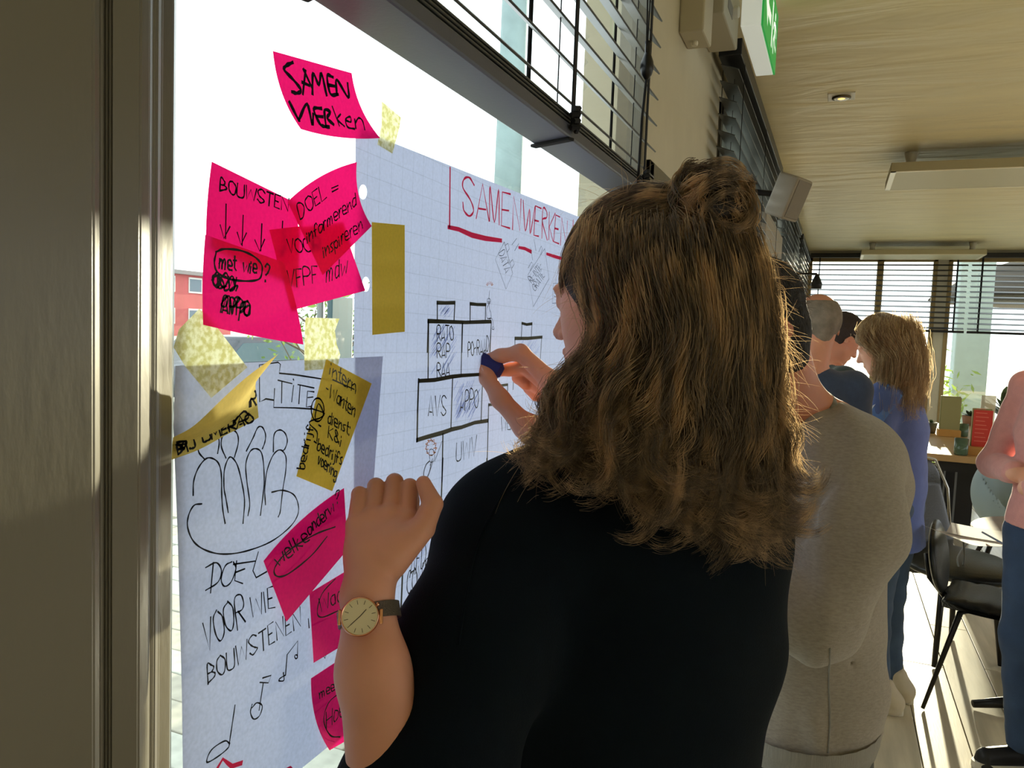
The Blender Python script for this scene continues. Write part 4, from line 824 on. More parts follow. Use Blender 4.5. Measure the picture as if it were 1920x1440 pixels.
# cap: hair swept back over the skull to the bun
bun = pd(1330, 392, .875); f_, l_, u_ = orient(fv)
cc = HP(-.014, 0, .004); cr = np.array([.103, .084, .097])
def capP(dv, k=1.0):
    dv = dv/np.linalg.norm(dv); return cc+(f_*dv[0]*cr[0]+l_*dv[1]*cr[1]+u_*dv[2]*cr[2])*k
bd = bun-cc; bdl = np.array([bd@f_/cr[0], bd@l_/cr[1], bd@u_/cr[2]]); bdl /= np.linalg.norm(bdl)
S = Sdf(); S.ell(cc, cr*1.0, (f_, l_, u_), .02); S.ell(HP(.075, 0, -.062), (.07, .078, .078), (f_, l_, u_), .012, True); S.cone(HP(.0, .085, -.04), HP(.02, .085, -.09), .024, .03, .01, None, True); S.cone(HP(.0, -.085, -.04), HP(.02, -.085, -.09), .024, .03, .01, None, True)
put('scalp_hair', S.mesh('scalp_hair', .0045), core_m, wo)
S = Sdf(); S.ell(bun, (.040, .034, .032), (RIGHT, UPC, FWD), .01); S.cone(bun, bun*.6+cc*.4, .03, .045, .03); put('bun', S.mesh('bun', .004, folds(.003, 90, 8)), core_m, wo)
for g in range(210):
    # hairline roots: over the forehead, temple and both sides
    a = rs.uniform(-2.6, 2.6); el_ = rs.uniform(-.35, .9)
    if abs(a) < .6: el_ = rs.uniform(.25, 1.0)
    elif abs(a) < 1.35: el_ = rs.uniform(-.12, .9)
    st = np.array([math.cos(a)*math.cos(el_), math.sin(a)*math.cos(el_), math.sin(el_)]); om = math.acos(np.clip(st@bdl, -1, 1)); p1 = rs.rand()*6
    for k in range(34):
        s0 = st+rs.randn(3)*.05; s0 /= np.linalg.norm(s0); tt = np.linspace(0, 1, 18)[:, None]; om = max(.05, math.acos(np.clip(s0@bdl, -1, 1)))
        D = (np.sin((1-tt)*om)*s0+np.sin(tt*om)*bdl)/math.sin(om); kk = 1.03+.05*np.sin(tt*3.14)*rs.uniform(.2, 1.4)+rs.randn()*.012
        s = cc+(D[:, :1]*f_*cr[0]+D[:, 1:2]*l_*cr[1]+D[:, 2:]*u_*cr[2])*kk+np.cumsum(rs.randn(18, 3)*.0007, 0); ST.append(s)
BG = []
for g in range(70):
    ax_ = RIGHT*rs.uniform(-.5, .8)+UPC*rs.randn()*.6-FWD*rs.uniform(.3, 1.2); ax_ /= np.linalg.norm(ax_); a1 = np.cross(ax_, rs.randn(3)); a1 /= np.linalg.norm(a1); a2 = np.cross(ax_, a1); r0 = rs.uniform(.030, .047); off = ax_*rs.uniform(-.014, .024); th = np.linspace(0, rs.uniform(3, 5.5), 20)[:, None]
    for k in range(26): ST.append(bun+off+(a1*np.cos(th)*1.18+a2*np.sin(th)*.92)*(r0+rs.randn()*.0012)*(1+.05*np.sin(th*3+g))+rs.randn(3)*.0018+np.cumsum(rs.randn(20, 3)*.0005, 0))
for g in range(260):     # the bun's looser loops
    ax_ = np.array([.5, 0, 0])*0+RIGHT*rs.uniform(-.6, .9)+UPC*rs.randn()*.7-FWD*rs.uniform(.2, 1.2); ax_ /= np.linalg.norm(ax_); a1 = np.cross(ax_, rs.randn(3)); a1 /= np.linalg.norm(a1); a2 = np.cross(ax_, a1)
    r0 = rs.uniform(.026, .046); th = np.linspace(0, rs.uniform(2.5, 5.5), 16)[:, None]; off = ax_*rs.uniform(-.018, .022)
    ST.append(bun+off+(a1*np.cos(th)*1.12+a2*np.sin(th)*.92)*r0*(1+.06*np.sin(th*3+rs.rand()*6))+np.cumsum(rs.randn(16, 3)*.0008, 0))
strands('hair_strands', ST, .00034, hm, wo)
FL = []                    # flyaways
for g in range(900):
    y = rs.uniform(345, 980); side = rs.rand() < .78
    xl, xr, dc, dh = [np.interp(y, np.array(rowsW)[:, 0], np.array(rowsW)[:, c]) for c in (1, 2, 3, 4)]
    p = pd((xr-rs.uniform(0, 26)) if side else xl+rs.uniform(0, 26), y, dc-dh*rs.uniform(-.3, .5)) if y > 400 else pd(rs.uniform(1120, 1385), rs.uniform(350, 390), dc-.03)
    d = (RIGHT*(1 if side else -1)*rs.uniform(.1, .9)+UPC*rs.uniform(-1, .25)+rs.randn(3)*.3) if y > 400 else (UPC*rs.uniform(.1, .7)+RIGHT*rs.randn()+rs.randn(3)*.3)
    d /= np.linalg.norm(d); c1 = rs.randn(3); c1 /= np.linalg.norm(c1); L = rs.uniform(.02, .07); tt = np.linspace(0, 1, 12)[:, None]; w2 = rs.uniform(1, 5)
    FL.append(p+d*L*tt+c1*.009*np.sin(tt*w2)*tt-UPC*.035*tt**2*rs.rand())
strands('flyaway_hair', FL, .00016, hair_mat('hair_flyaway', (190, 150, 105), (236, 206, 160)), wo)['label'] = 'thin curly flyaway hairs'
# ---------------------------------------------------------------- 2. the man in the grey sweatshirt
ma = thing('person', 'man in a heather grey sweatshirt with folded arms, behind the woman\'s shoulder', 'person')
skin2 = skin_mat('skin_tan', (186, 118, 88)); az = math.radians(-82); f2 = np.array([math.sin(az), math.cos(az), -.30])
h2 = pd(1385, 588, 1.36); S = Sdf(); H2 = head_sdf(S, h2, f2, (0, 0, 1), 1.0)
S.cone(H2(-.045, 0, -.045), pd(1472, 775, 1.40), .056, .068, .03); S.cone(pd(1440, 760, 1.36), pd(1560, 800, 1.40), .05, .05, .04)
hand(S, [pd(1535, 1150, 1.20), pd(1420, 1112, 1.24), pd(1380, 1100, 1.27), pd(1350, 1085, 1.30)], [.04, .03, .028, .02], .02); S.cone(pd(1535, 1150, 1.20), pd(1572, 868, 1.33), .04, .05, .02); S.cone(pd(1572, 868, 1.33), pd(1490, 800, 1.41), .05, .05, .02)
put('body', S.mesh('body', .006), skin2, ma)
S = Sdf(); f_, l_, u_ = orient(f2); c2 = H2(-.014, 0, .008); S.ell(c2, (.101, .082, .095), (f_, l_, u_), .02); S.cone(H2(-.075, 0, -.05), H2(-.06, 0, -.088), .038, .040, .02)
S.ell(H2(.075, 0, -.06), (.075, .09, .085), (f_, l_, u_), .012, True)
for b_ in (1, -1): S.cone(H2(.055, .08*b_, -.06), H2(.07, .08*b_, -.12), .034, .05, .01, None, True)
hairdark = mat('hair_near_black', (26, 22, 22), .75, bump=1.2, bscale=260, stretch=(1, 1, .3))
put('hair', S.mesh('hair', .0045, folds(.0012, 260, 3)), hairdark, ma)
S_ = []
for i in range(2600):
    v = rs.randn(3); v /= np.linalg.norm(v)
    if v@f_ > .55 or v@u_ < -.75: continue
    p = c2+f_*(v@f_)*.101+l_*(v@l_)*.082+u_*(v@u_)*.095; d = v*.5+rs.randn(3)*.35-u_*.5; S_.append(np.array([p+d*t for t in (0, .004, .008, .011)]))
strands('short_hair', S_, .0003, hair_mat('hair_black_strands', (30, 24, 22), (60, 46, 38)), ma)
grey = fabric('heather_grey', (144, 135, 123), .95, 420, .45, .14, 120, .25, stretch=(1, 1, 3))
S = Sdf(); sL = pd(1572, 868, 1.33)
S.cone(pd(1490, 800, 1.42), pd(1575, 850, 1.40), .072, .085, .05)
S.cone(pd(1574, 900, 1.45), pd(1506, 1130, 1.42), .126, .125, .05, (l_, 1.15)); S.cone(pd(1510, 1130, 1.42), pd(1497, 1400, 1.40), .128, .142, .05, (l_, 1.15))
S.ell(pd(1590, 1290, 1.37), (.055, .07, .045), (RIGHT, FWD, UPC), .05)
S.cone(sL, pd(1585, 1010, 1.26), .088, .086, .05); S.cone(pd(1585, 1010, 1.26), pd(1528, 1158, 1.205), .082, .064, .04)
S.cone(pd(1528, 1158, 1.205), pd(1405, 1118, 1.25), .060, .050, .03); S.cone(pd(1405, 1118, 1.25), pd(1330, 1080, 1.30), .052, .045, .03)
S.cone(pd(1450, 880, 1.36), pd(1380, 1050, 1.42), .07, .08, .06)
for a_, b_, r_ in (((1445, 1062, 1.19), (1480, 1130, 1.165), .010), ((1440, 1105, 1.20), (1500, 1190, 1.165), .008), ((1515, 980, 1.22), (1440, 930, 1.30), .013), ((1560, 905, 1.215), (1500, 1000, 1.24), .009), ((1468, 1040, 1.22), (1425, 1075, 1.22), .010), ((1640, 1255, 1.33), (1590, 1240, 1.28), .007), ((1625, 1120, 1.30), (1540, 1215, 1.24), .012)):
    S.cone(pd(*a_), pd(*b_), r_, r_*.6, .018, None, True)
zc_ = .812; me = S.mesh('sweatshirt', .006, folds(.0052, 26, 12), clip=(np.array([-9, -9, zc_]), np.array([9, 9, 9.])))
sw = put('sweatshirt', me, grey, ma)
rib = fabric('heather_grey_rib', (132, 128, 120), .95, 200, .5, .1, 100, .2, stretch=(6, 6, .2))
bb = bm_(); cb = pd(1497, 1400, 1.40)
rg = []
for k in range(64):
    a = 2*math.pi*k/64; dv = f_*math.cos(a)*.134+l_*math.sin(a)*.155; dv[2] = 0; rr = 1+(.012 if k % 2 else 0)
    rg.append([bb.verts.new((cb[0]+dv[0]*rr*q, cb[1]+dv[1]*rr*q, z)) for q, z in ((1.03, .832), (1.03, .812), (.98, .784), (.95, .784))])
for k in range(64):
    for j in range(3): bb.faces.new((rg[k][j], rg[(k+1) % 64][j], rg[(k+1) % 64][j+1], rg[k][j+1]))
obj('hem_band', bb, rib, sw, True)
bb = bm_(); co = []
nb = pd(1478, 770, 1.385); nd = H2(-.045, 0, -.045)-pd(1476, 785, 1.40); nd /= np.linalg.norm(nd); a1 = np.cross(nd, l_); a1 /= np.linalg.norm(a1); a2 = np.cross(nd, a1)
tube(bb, [nb+a1*math.cos(t)*.075+a2*math.sin(t)*.075 for t in np.linspace(0, 6.28, 40)], .0085, 8); obj('collar', bb, rib, sw, True)
bb = bm_(); pts = [onto(sw, *q, .0008) for q in crom([(1556, 1215), (1554, 1290), (1556, 1350), (1552, 1412)], 5)]; pts = [p for p in pts if p is not None]
if len(pts) > 3: tube(bb, pts, .0016, 6); obj('seam', bb, rib, sw, True)
tro = fabric('black_trousers', (24, 30, 36), .85, 300, .2)
S = Sdf(); hp = pd(1497, 1420, 1.40); S.cone(hp+f_*0, hp+Zu*.06, .125, .12, .03, (l_, 1.1))
for b_ in (1, -1):
    k_ = hp+l_*.085*b_+f_*.02; k_[2] = .46; an = k_-f_*.03; an[2] = .10; S.cone(hp+l_*.08*b_-Zu*.05, k_, .098, .068, .04); S.cone(k_, an, .068, .055, .03)
S.ell(pd(1385, 1425, 1.36), (.02, .05, .03), (RIGHT, FWD, UPC), .03)
put('trousers', S.mesh('trousers', .008, folds(.003, 26, 2)), tro, ma)
def shoe(parent, p, f, m, sole, s=1.0, name='shoe'):
    f = np.array([f[0], f[1], 0.]); f /= np.linalg.norm(f); l = np.cross(Zu, f); p = np.array([p[0], p[1], 0.])
    S = Sdf(); S.cone(p-f*.07*s+Zu*.045, p+f*.13*s+Zu*.036, .040*s, .034*s, .03, (l, .95)); S.cone(p-f*.06*s+Zu*.05, p-f*.03*s+Zu*.10, .040*s, .042*s, .03); S.cone(p-f*.06*s+Zu*.015, p+f*.13*s+Zu*.013, .045*s, .040*s, .01, (Zu, .6))
    o = put(name, S.mesh(name, .005, clip=(np.array([-99, -99, .002]), np.array([99, 99, 9.]))), m, parent)
    bb = bm_(); out = []
    for a in np.linspace(0, 2*math.pi, 28, endpoint=False):
        c_, s_ = math.cos(a), math.sin(a); out.append(p+f*((.035+.145*c_)*s)+l*(.050*s_*s)*(1 if c_ > -.3 else .9))
    poly(bb, [q+Zu*.001 for q in out], .024*s, (0, 0, 1)); obj('sole', bb, sole, o)
    return o
blk_sh = mat('shoe_black', (22, 22, 26), .5, bump=.2); wht_so = mat('sole_white', (214, 208, 194), .6)
for b_ in (1, -1): shoe(ma, hp+l_*.085*b_+f_*.02, f_, blk_sh, wht_so, 1.1)
# ---------------------------------------------------------------- generic standing figure
def figure(label, base, H, azd, skin, topm, trm, arms, head_px=None, lean=.0, tilt=-.2, top_len=.86, width=1.0, shoe_m=None, sole=None, headaz=None, vox=.009, topname='shirt', sleeve=.0, belly=0, legs=True):
    t = thing('person', label, 'person'); a = math.radians(azd); f = np.array([math.sin(a), math.cos(a), 0.]); l = np.cross(Zu, f); s = H/1.75; b = np.array([base[0], base[1], 0.])
    hc = b+f*(.04+lean)*s+Zu*(H-.098) if head_px is None else pd(*head_px); ha = math.radians(headaz if headaz is not None else azd); hf = np.array([math.sin(ha), math.cos(ha), tilt])
    L = lambda x, y, z: b+f*x*s+l*y*s+Zu*z*s
    S = Sdf(); HP_ = head_sdf(S, hc, hf, (0, 0, 1), s); neck = L(.0+lean*.6, 0, 1.44); S.cone(HP_(-.03, 0, -.07), neck, .050*s, .060*s, .03)
    sh = {1: L(lean*.6, .165*width, 1.40), -1: L(lean*.6, -.165*width, 1.40)}
    S.cone(neck, sh[1], .05*s, .045*s, .02); S.cone(neck, sh[-1], .05*s, .045*s, .02)
    T_ = Sdf(); T_.cone(sh[1], sh[-1], .058*s, .058*s, .04); T_.cone(neck-Zu*.02, L(lean*.5, 0, 1.25), .075*s, .15*s, .06, (f, .72))
    T_.cone(L(lean*.5, 0, 1.24), L(lean*.2, 0, 1.02), .165*s*width, .150*s*width, .05, (f, .72)); T_.cone(L(lean*.2, 0, 1.02), L(0, 0, top_len), .150*s*width, .180*s*width, .05, (f, .74))
    if belly: T_.ell(L(.08, 0, 1.0), (.09, .12, .13), (f, l, Zu), .05)
    for sd_, (e, w_, h_) in zip((1, -1), arms):
        e, w_, h_ = L(*e), L(*w_), L(*h_)
        S.cone(sh[sd_], e, .044*s, .038*s, .02); S.cone(e, w_, .038*s, .027*s, .02); S.cone(w_, (w_+h_)/2, .026*s, .032*s, .02, (Zu, .7))
        hd_ = (h_-w_)/np.linalg.norm(h_-w_); pp = np.cross(hd_, f); pp /= (np.linalg.norm(pp)+1e-6)
        for k in range(4): S.cone((w_+h_)/2+pp*(k-1.5)*.012*s, h_+pp*(k-1.5)*.016*s+hd_*(.045-.008*abs(k-1.5))*s, .010*s, .007*s, .004)
        S.cone(w_, w_+hd_*.05*s+pp*.045*s, .013*s, .009*s, .01)
        T_.cone(sh[sd_], e, .060*s, .052*s, .03)
        if sleeve: T_.cone(e, e+(w_-e)*sleeve, .052*s, .040*s, .02)
    body = put('body', S.mesh('body', vox*.75), skin, t)
    zl = b[2]+top_len*s-.02; top = put(topname, T_.mesh(topname, vox, folds(.0035, 26, int(H*1000) % 97), clip=(np.array([-99, -99, zl]), np.array([99, 99, 9.]))), topm, t)
    Q = Sdf(); Q.cone(L(0, .03, .92), L(0, -.03, .92), .136*s*width, .136*s*width, .04, (f, .72))
    for sd_ in (1, -1):
        Q.cone(L(0, .085*sd_, .88), L(.015, .09*sd_, .48), .098*s*width, .066*s, .04); Q.cone(L(.015, .09*sd_, .48), L(-.02, .09*sd_, .10), .066*s, .048*s, .03)
        shoe(t, L(-.02, .09*sd_, 0), f+l*.15*sd_, shoe_m or blk_sh, sole or wht_so, s)
    put('trousers', Q.mesh('trousers', vox, folds(.003, 30, 5)), trm, t)
    for b__ in (1, -1):
        bb = bm_(); lathe(bb, HP_(.081, .030*b__, -.018), [(.002, -.010), (.008, -.006), (.0105, 0), (.008, .007), (.002, .0105)], 10, hf); obj('eye', bb, MATS['eye_white'], t, True)
    return t, HP_, hf, L, top, body
def cap_hair(t, HP_, hf, m, low=-.06, grow=1.0, front=.07, name='hair', fade=True):
    f, l, u = orient(hf); S = Sdf(); S.ell(HP_(-.014, 0, .008), (.101*grow, .082*grow, .095*grow), (f, l, u), .02); S.cone(HP_(-.07, 0, -.03), HP_(-.055, 0, low), .034, .034, .02)
    S.ell(HP_(front, 0, -.06), (.07, .09, .09), (f, l, u), .01, True)
    for b_ in (1, -1): S.cone(HP_(.02, .085*b_, -.04), HP_(.04, .08*b_, -.12), .034, .05, .01, None, True)
    return put(name, S.mesh(name, .006, folds(.0015, 160, 9)), m, t)
jeans = fabric('blue_jeans', (74, 92, 116), .85, 260, .3, .14, 14, .1)
folded = lambda z=1.08: (((.06, .24, 1.10), (.22, .06, z), (.27, -.06, z+.02)), ((.06, -.24, 1.10), (.22, -.06, z-.03), (.27, .06, z)))
# 3. bald man
navy = fabric('navy_tshirt', (56, 66, 88), .9, 300, .25)
hp3 = pd(1530, 600, 2.75)
t3, HP3, hf3, L3, _, _ = figure('bald man with cropped grey hair in a navy T-shirt, seen from behind', (hp3[0]-.01, hp3[1]-.05), hp3[2]+.095, -22, skin_mat('skin_pink', (204, 140, 112)), navy, tro, folded(), (1530, 600, 2.75), tilt=-.25, width=1.02, sleeve=.25, topname='tshirt')
crop_m = mat('cropped_grey_hair', (128, 116, 104), .8, var=.25, vscale=30, bump=.8, bscale=300)
f, l, u = orient(hf3); S = Sdf(); S.ell(HP3(-.014, 0, .0), (.0985, .0795, .090), (f, l, u), .02); S.cone(HP3(-.07, 0, -.04), HP3(-.055, 0, -.075), .032, .030, .02)
S.ell(HP3(.0, 0, .098), (.125, .066, .062), (f, l, u), .016, True); S.ell(HP3(.075, 0, -.06), (.075, .09, .09), (f, l, u), .01, True)
for b_ in (1, -1): S.cone(HP3(.02, .085*b_, -.04), HP3(.04, .08*b_, -.12), .034, .05, .01, None, True)
put('hair', S.mesh('hair', .004, folds(.0006, 200, 2)), crop_m, t3)
# 4. dark-haired person behind him
hp4 = pd(1584, 628, 3.8)
t4, HP4, hf4, _, _, _ = figure('dark-haired person in a dark green top, mostly hidden behind the bald man', (hp4[0]-.06, hp4[1]), hp4[2]+.12, 62, skin_mat('skin_pink', (204, 140, 112)), fabric('dark_green_top', (52, 62, 58)), tro, folded(), (1584, 628, 3.8), tilt=-.75, sleeve=.6)
cap_hair(t4, HP4, hf4, mat('hair_dark_brown', (48, 36, 30), .7, bump=1, bscale=200), grow=1.05, front=.085)
# 5. blonde woman in a blue blazer
hp5 = pd(1652, 640, 3.12)
blue = fabric('blue_blazer', (90, 110, 172), .8, 320, .2, .06, 30, .15)
t5, HP5, hf5, L5, bz, _ = figure('woman with long blonde hair in a blue blazer and jeans, looking down', (hp5[0]+.09, hp5[1]+.05), hp5[2]+.108, -70, skin_mat('skin_fair', (222, 166, 142)), blue, jeans, (((.03, .23, 1.10), (.24, .12, 1.08), (.30, .06, 1.09)), ((.06, -.22, 1.10), (.24, -.10, 1.10), (.30, -.04, 1.12))), (1652, 640, 3.12), tilt=-.42, headaz=-78, width=1.04, top_len=.74, sleeve=.85, topname='blazer', shoe_m=mat('sneaker_cream', (204, 192, 168), .7, bump=.3), sole=wht_so, lean=.02)
# shirt front and lapel of the blazer
bb = bm_(); poly(bb, [onto(bz, *q, .004) for q in [(1648, 716), (1662, 728), (1636, 768), (1622, 765)] if onto(bz, *q) is not None], .002, FWD); obj('shirt_front', bb, fabric('white_shirt', (196, 204, 220)), bz)
bb = bm_(); poly(bb, [onto(bz, *q, .006) for q in [(1664, 722), (1690, 742), (1650, 800), (1634, 776)] if onto(bz, *q) is not None], .003, FWD); obj('lapel', bb, fabric('blazer_lapel', (100, 136, 206)), bz)
rowsB = [(600, 1634, 1702, 3.12, .085), (630, 1618, 1716, 3.11, .100), (665, 1650, 1727, 3.10, .100), (700, 1642, 1732, 3.09, .098), (735, 1640, 1730, 3.08, .092), (775, 1640, 1726, 3.06, .085)]
hb_m = hair_mat('hair_blonde_strands', (152, 124, 92), (234, 214, 176)); core_b = mat('hair_blonde_core', (130, 104, 74), .6, bump=1, bscale=60, stretch=(6, 6, .5), var=.3, vscale=40)
cB, SB = profile_hair(t5, rowsB, None, 'hair', hb_m, core_b, 230, 16, lambda u: 742+12*u, .0008, rs=rs, corecut=rowsB[:4]+[(735, 1655, 1735, 3.03, .07)], waves=(.010, 5), spread=.014, ulim=(-1.5, 2.2), bulk=.93)
f, l, u = orient(hf5); cc5 = HP5(-.014, 0, .006)
S = Sdf(); S.ell(cc5, (.108, .088, .102), (f, l, u), .02); S.ell(HP5(.088, 0, -.068), (.066, .085, .085), (f, l, u), .012, True); put('scalp_hair', S.mesh('scalp_hair', .006), core_b, t5)
for g in range(2600):
    a = rs.uniform(-2.6, 2.6); p0 = np.array([.5*rs.randn()*.3, 0, 1.]); dr_ = np.array([math.cos(a), math.sin(a), 0]); tt = np.linspace(.1, rs.uniform(1.1, 1.7), 9)[:, None]
    D = np.cos(tt)*np.array([0, 0, 1.])+np.sin(tt)*dr_; s_ = cc5+(D[:, :1]*f*.110+D[:, 1:2]*l*.092+D[:, 2:]*u*.104)*(1+rs.randn()*.02)
    if (math.cos(a) > .55): s_ = s_[:5]
    SB.append(s_)
strands('hair_strands', SB, .0007, hb_m, t5)
# 6. person in a pink sweater at the frame's edge
pink = fabric('pink_sweater', (212, 148, 142), .9, 240, .4, .06, 40, .3)
t6, HP6, hf6, _, pk, _ = figure('person in a pink sweater and blue jeans with folded arms, beside the black chair', (.73, 3.10), 1.70, -125, skin_mat('skin_fair', (222, 166, 142)), pink, fabric('dark_jeans', (58, 76, 104), .85, 260, .3, .14, 14, .1), (((.05, .26, 1.12), (.17, .03, 1.07), (.04, -.05, 1.10)), ((.02, -.27, 1.10), (.17, -.03, 1.11), (.04, .06, 1.14))), None, tilt=-.15, sleeve=.95, top_len=.93, topname='sweater', shoe_m=mat('shoe_black', (22, 22, 26)), sole=wht_so, width=1.0)
cap_hair(t6, HP6, hf6, MATS['hair_dark_brown'], grow=1.08, low=-.12)
# ================================================================== BLINDS AND FITTINGS
slat_m = mat('blind_slat_charcoal', (58, 60, 60), .38, spec=.5, bump=.06, bscale=120, stretch=(1, .1, 1)); rail_m = mat('blind_rail_charcoal', (66, 68, 80), .42, bump=.05, bscale=200); tape_b = mat('blind_tape_black', (20, 20, 22), .9)
def venetian(label, x0, wd, ya, yb, ztop, zbot, pitch, tilt, ladders, group, cords=True, headrail=True, stack=3, thick_tape=True):
    """wooden venetian blind on the window wall; x0 = glass-side edge, wd = slat depth"""
    t = thing('venetian_blind', label, 'window blind', group); xc = x0+wd/2
    box_ = box(bm_(), x0, x0+wd, ya, yb, zbot, zbot+.020, .003); obj('bottom_rail', box_, rail_m, t)
    if headrail: obj('headrail', box(bm_(), x0-.005, x0+wd+.004, ya-.004, yb+.004, ztop-.06, ztop, .003), dark, t)
    zs = [zbot+.0245+i*.0052 for i in range(stack)]; n = int((ztop-.06-zs[-1])/pitch)
    me = bpy.data.meshes.new('slat'); bb = bm_(); obox(bb, (0, 0, 0), (1, 0, 0), (0, 1, 0), (0, 0, 1), wd-.004, yb-ya-.01, .0032, .0008, 1); bb.to_mesh(me); bb.free(); me.materials.append(slat_m)
    for i, z in enumerate(zs+[zs[-1]+pitch*(k+.8) for k in range(n)]):
        o = bpy.data.objects.new('slat', me); COL.objects.link(o); o.parent = t; o.location = (xc, (ya+yb)/2, z)
        if i >= stack: o.rotation_euler = (0, math.radians(tilt), 0)
    for y in ladders:
        bb = bm_(); ex = (wd/2+.003)
        hw = .006 if thick_tape else .002
        for sx in (-1, 1):
            box(bb, xc+sx*ex-.0012, xc+sx*ex+.0012, y-hw, y+hw, zbot+.012, ztop-.05)
        o = obj('ladder_tape', bb, tape_b, t)
        bb = bm_()
        e_x = Vector((1, -.42*thick_tape, 0)).normalized(); obox(bb, (xc, y+.014*thick_tape, zbot-.002), e_x, Vector((0, 0, 1)).cross(e_x), (0, 0, 1), (wd+.006)/e_x.x, .013, .005, .0015)
        for j in range(4): tube(bb, [(x0+wd+.004+.004*(j % 2), y-.012, zbot+.012+j*.009), (x0+wd+.012, y, zbot+.012+j*.009+.003), (x0+wd+.004, y+.014, zbot+.012+j*.009)], .0042, 6)
        obj('tape_clip', bb, tape_b, t)
        if cords: obj('lift_cord', tube(bm_(), [(xc, y+.03, zbot+.02), (xc, y+.03, ztop-.05)], .0011, 5), tape_b, t)
    return t
zb = at(926, 222, X=WX+.046)[2]
yl = at(1030, 235, X=WX+.08)[1]
ye_ = 1.72
venetian('large charcoal blind drawn up over the gridded chart, its bottom rail crossing the window', WX+.046, .068, -.30, ye_, 2.56, zb, .0560, 42, [at(590, 12, X=WX+.08)[1], yl, at(1175, 318, X=WX+.08)[1]], 'charcoal venetian blinds on the window wall')
venetian('charcoal blind high on the wall beyond the pull cord, hung over the second tall window', WX+.03, .075, 3.0, 5.3, 2.60, 1.70, .060, 20, [3.12, 4.1, 5.1], 'charcoal venetian blinds on the window wall', thick_tape=False)
venetian('charcoal blind behind the wall speaker, over the third tall window', WX+.03, .075, 5.9, 8.25, 2.60, 1.66, .056, 10, [6.1, 7.1, 8.1], 'charcoal venetian blinds on the window wall', thick_tape=False)
venetian('last charcoal blind of the window wall, reaching the far corner', WX+.03, .075, 8.6, 11.0, 2.60, 1.66, .056, 10, [8.8, 9.8, 10.8], 'charcoal venetian blinds on the window wall', thick_tape=False)
# blinds across the far windows
def back_blind(label, xa, xb, zbot, tilt):
    t = thing('venetian_blind', label, 'window blind', 'blinds across the far windows'); y = BACK-.09
    obj('headrail', box(bm_(), xa, xb, y-.035, y+.035, 2.60, 2.66, .003), dark, t); obj('bottom_rail', box(bm_(), xa, xb, y-.03, y+.03, zbot, zbot+.03, .004), dark, t)
    me = bpy.data.meshes.new('slat'); bb = bm_(); obox(bb, (0, 0, 0), (1, 0, 0), (0, 1, 0), (0, 0, 1), xb-xa-.01, .062, .0035, .0008, 1); bb.to_mesh(me); bb.free(); me.materials.append(slat_m)
    n = int((2.60-zbot-.03)/.066)
    for i in range(n):
        o = bpy.data.objects.new('slat', me); COL.objects.link(o); o.parent = t; o.location = ((xa+xb)/2, y, zbot+.055+i*.066); o.rotation_euler = (math.radians(tilt), 0, 0)
    k = max(2, int((xb-xa)/.75))
    for i in range(k):
        x = xa+.12+(xb-xa-.24)*i/(k-1); bb = bm_()
        for sy in (-1, 1): box(bb, x-.006, x+.006, y+sy*.034-.001, y+sy*.034+.001, zbot, 2.6)
        obj('ladder_tape', bb, tape_b, t)
zbb = at(1720, 622, Y=BACK-.09)[2]
xq = lambda px: at(px, 560, Y=BACK-.1)[0]
back_blind('dark slatted blind over the far corner window behind the bald man', -.40, xq(1812), zbb, 20)
back_blind('dark slatted blind over the far window behind the pink sweater', xq(1817), 3.0, zbb, 20)
back_blind('dark slatted blind on the far wall, outermost from the corner', 3.05, 5.3, zbb, 20)
# pull cord with its wooden tassel
pc = thing('pull_cord', 'black pull cord with a pear-shaped tassel hanging beside the near blind', 'cord')
q = [at(x, y, X=WX+.128) for x, y in ((1215, -60), (1214, 20), (1212, 98))]; obj('cord', tube(bm_(), q, .0016, 6), tape_b, pc)
q2 = [at(x, y, X=WX+.128) for x, y in ((1222, -60), (1218, 20), (1213, 98))]; obj('cord', tube(bm_(), q2, .0014, 6), tape_b, pc)
tq = at(1212, 150, X=WX+.128); bb = bm_(); lathe(bb, tq, [(.003, 0), (.010, .010), (.0135, .022), (.012, .034), (.006, .050), (.0055, .066), (.007, .072)], 18); obj('tassel', bb, mat('tassel_black', (16, 16, 18), .35), pc, True)
q3 = [at(x, y, X=WX+.128) for x, y in ((1212, 148), (1204, 220), (1197, 330), (1190, 470))]; obj('cord', tube(bm_(), q3, .0026, 6), tape_b, pc)
# electrical boxes and conduit near the ceiling
el = thing('junction_box', 'grey electrical junction boxes with conduit, up by the ceiling', 'electrical box'); gm = mat('pvc_grey', (176, 168, 146), .5)
def wb(p0, p1, dx, name, m=gm, bev=.006):
    a, b_ = at(*p0, X=WX), at(*p1, X=WX); o = obj(name, box(bm_(), WX, WX+dx, min(a[1], b_[1]), max(a[1], b_[1]), min(a[2], b_[2]), max(a[2], b_[2]), bev), m, el); return o
wb((1272, 62), (1296, -45), .075, 'box_body'); b2 = wb((1298, 30), (1338, -60), .10, 'box_body')
a = at(1312, 20, X=WX); obj('label_plate', box(bm_(), WX+.10, WX+.1015, a[1]-.05, a[1]+.06, a[2]-.02, a[2]+.02), mat('label_grey', (120, 116, 108), .6), b2)
bb = bm_(); lathe(bb, (WX+.10, a[1]+.10, a[2]+.02), [(.02, 0), (.02, .014), (.016, .018)], 20, (1, 0, 0)); obj('outlet_ring', bb, mat('pvc_white', (206, 200, 184), .4), b2)
for dz in (.0, .022): 
    bb = bm_(); a = at(1300, 50, X=WX+.03); lathe(bb, (WX+.035, a[1]+.01, a[2]-.02-dz*1.6), [(.009, 0), (.011, .008), (.009, .02)], 12); obj('cable_gland', bb, mat('pvc_white', (206, 200, 184), .4), el)
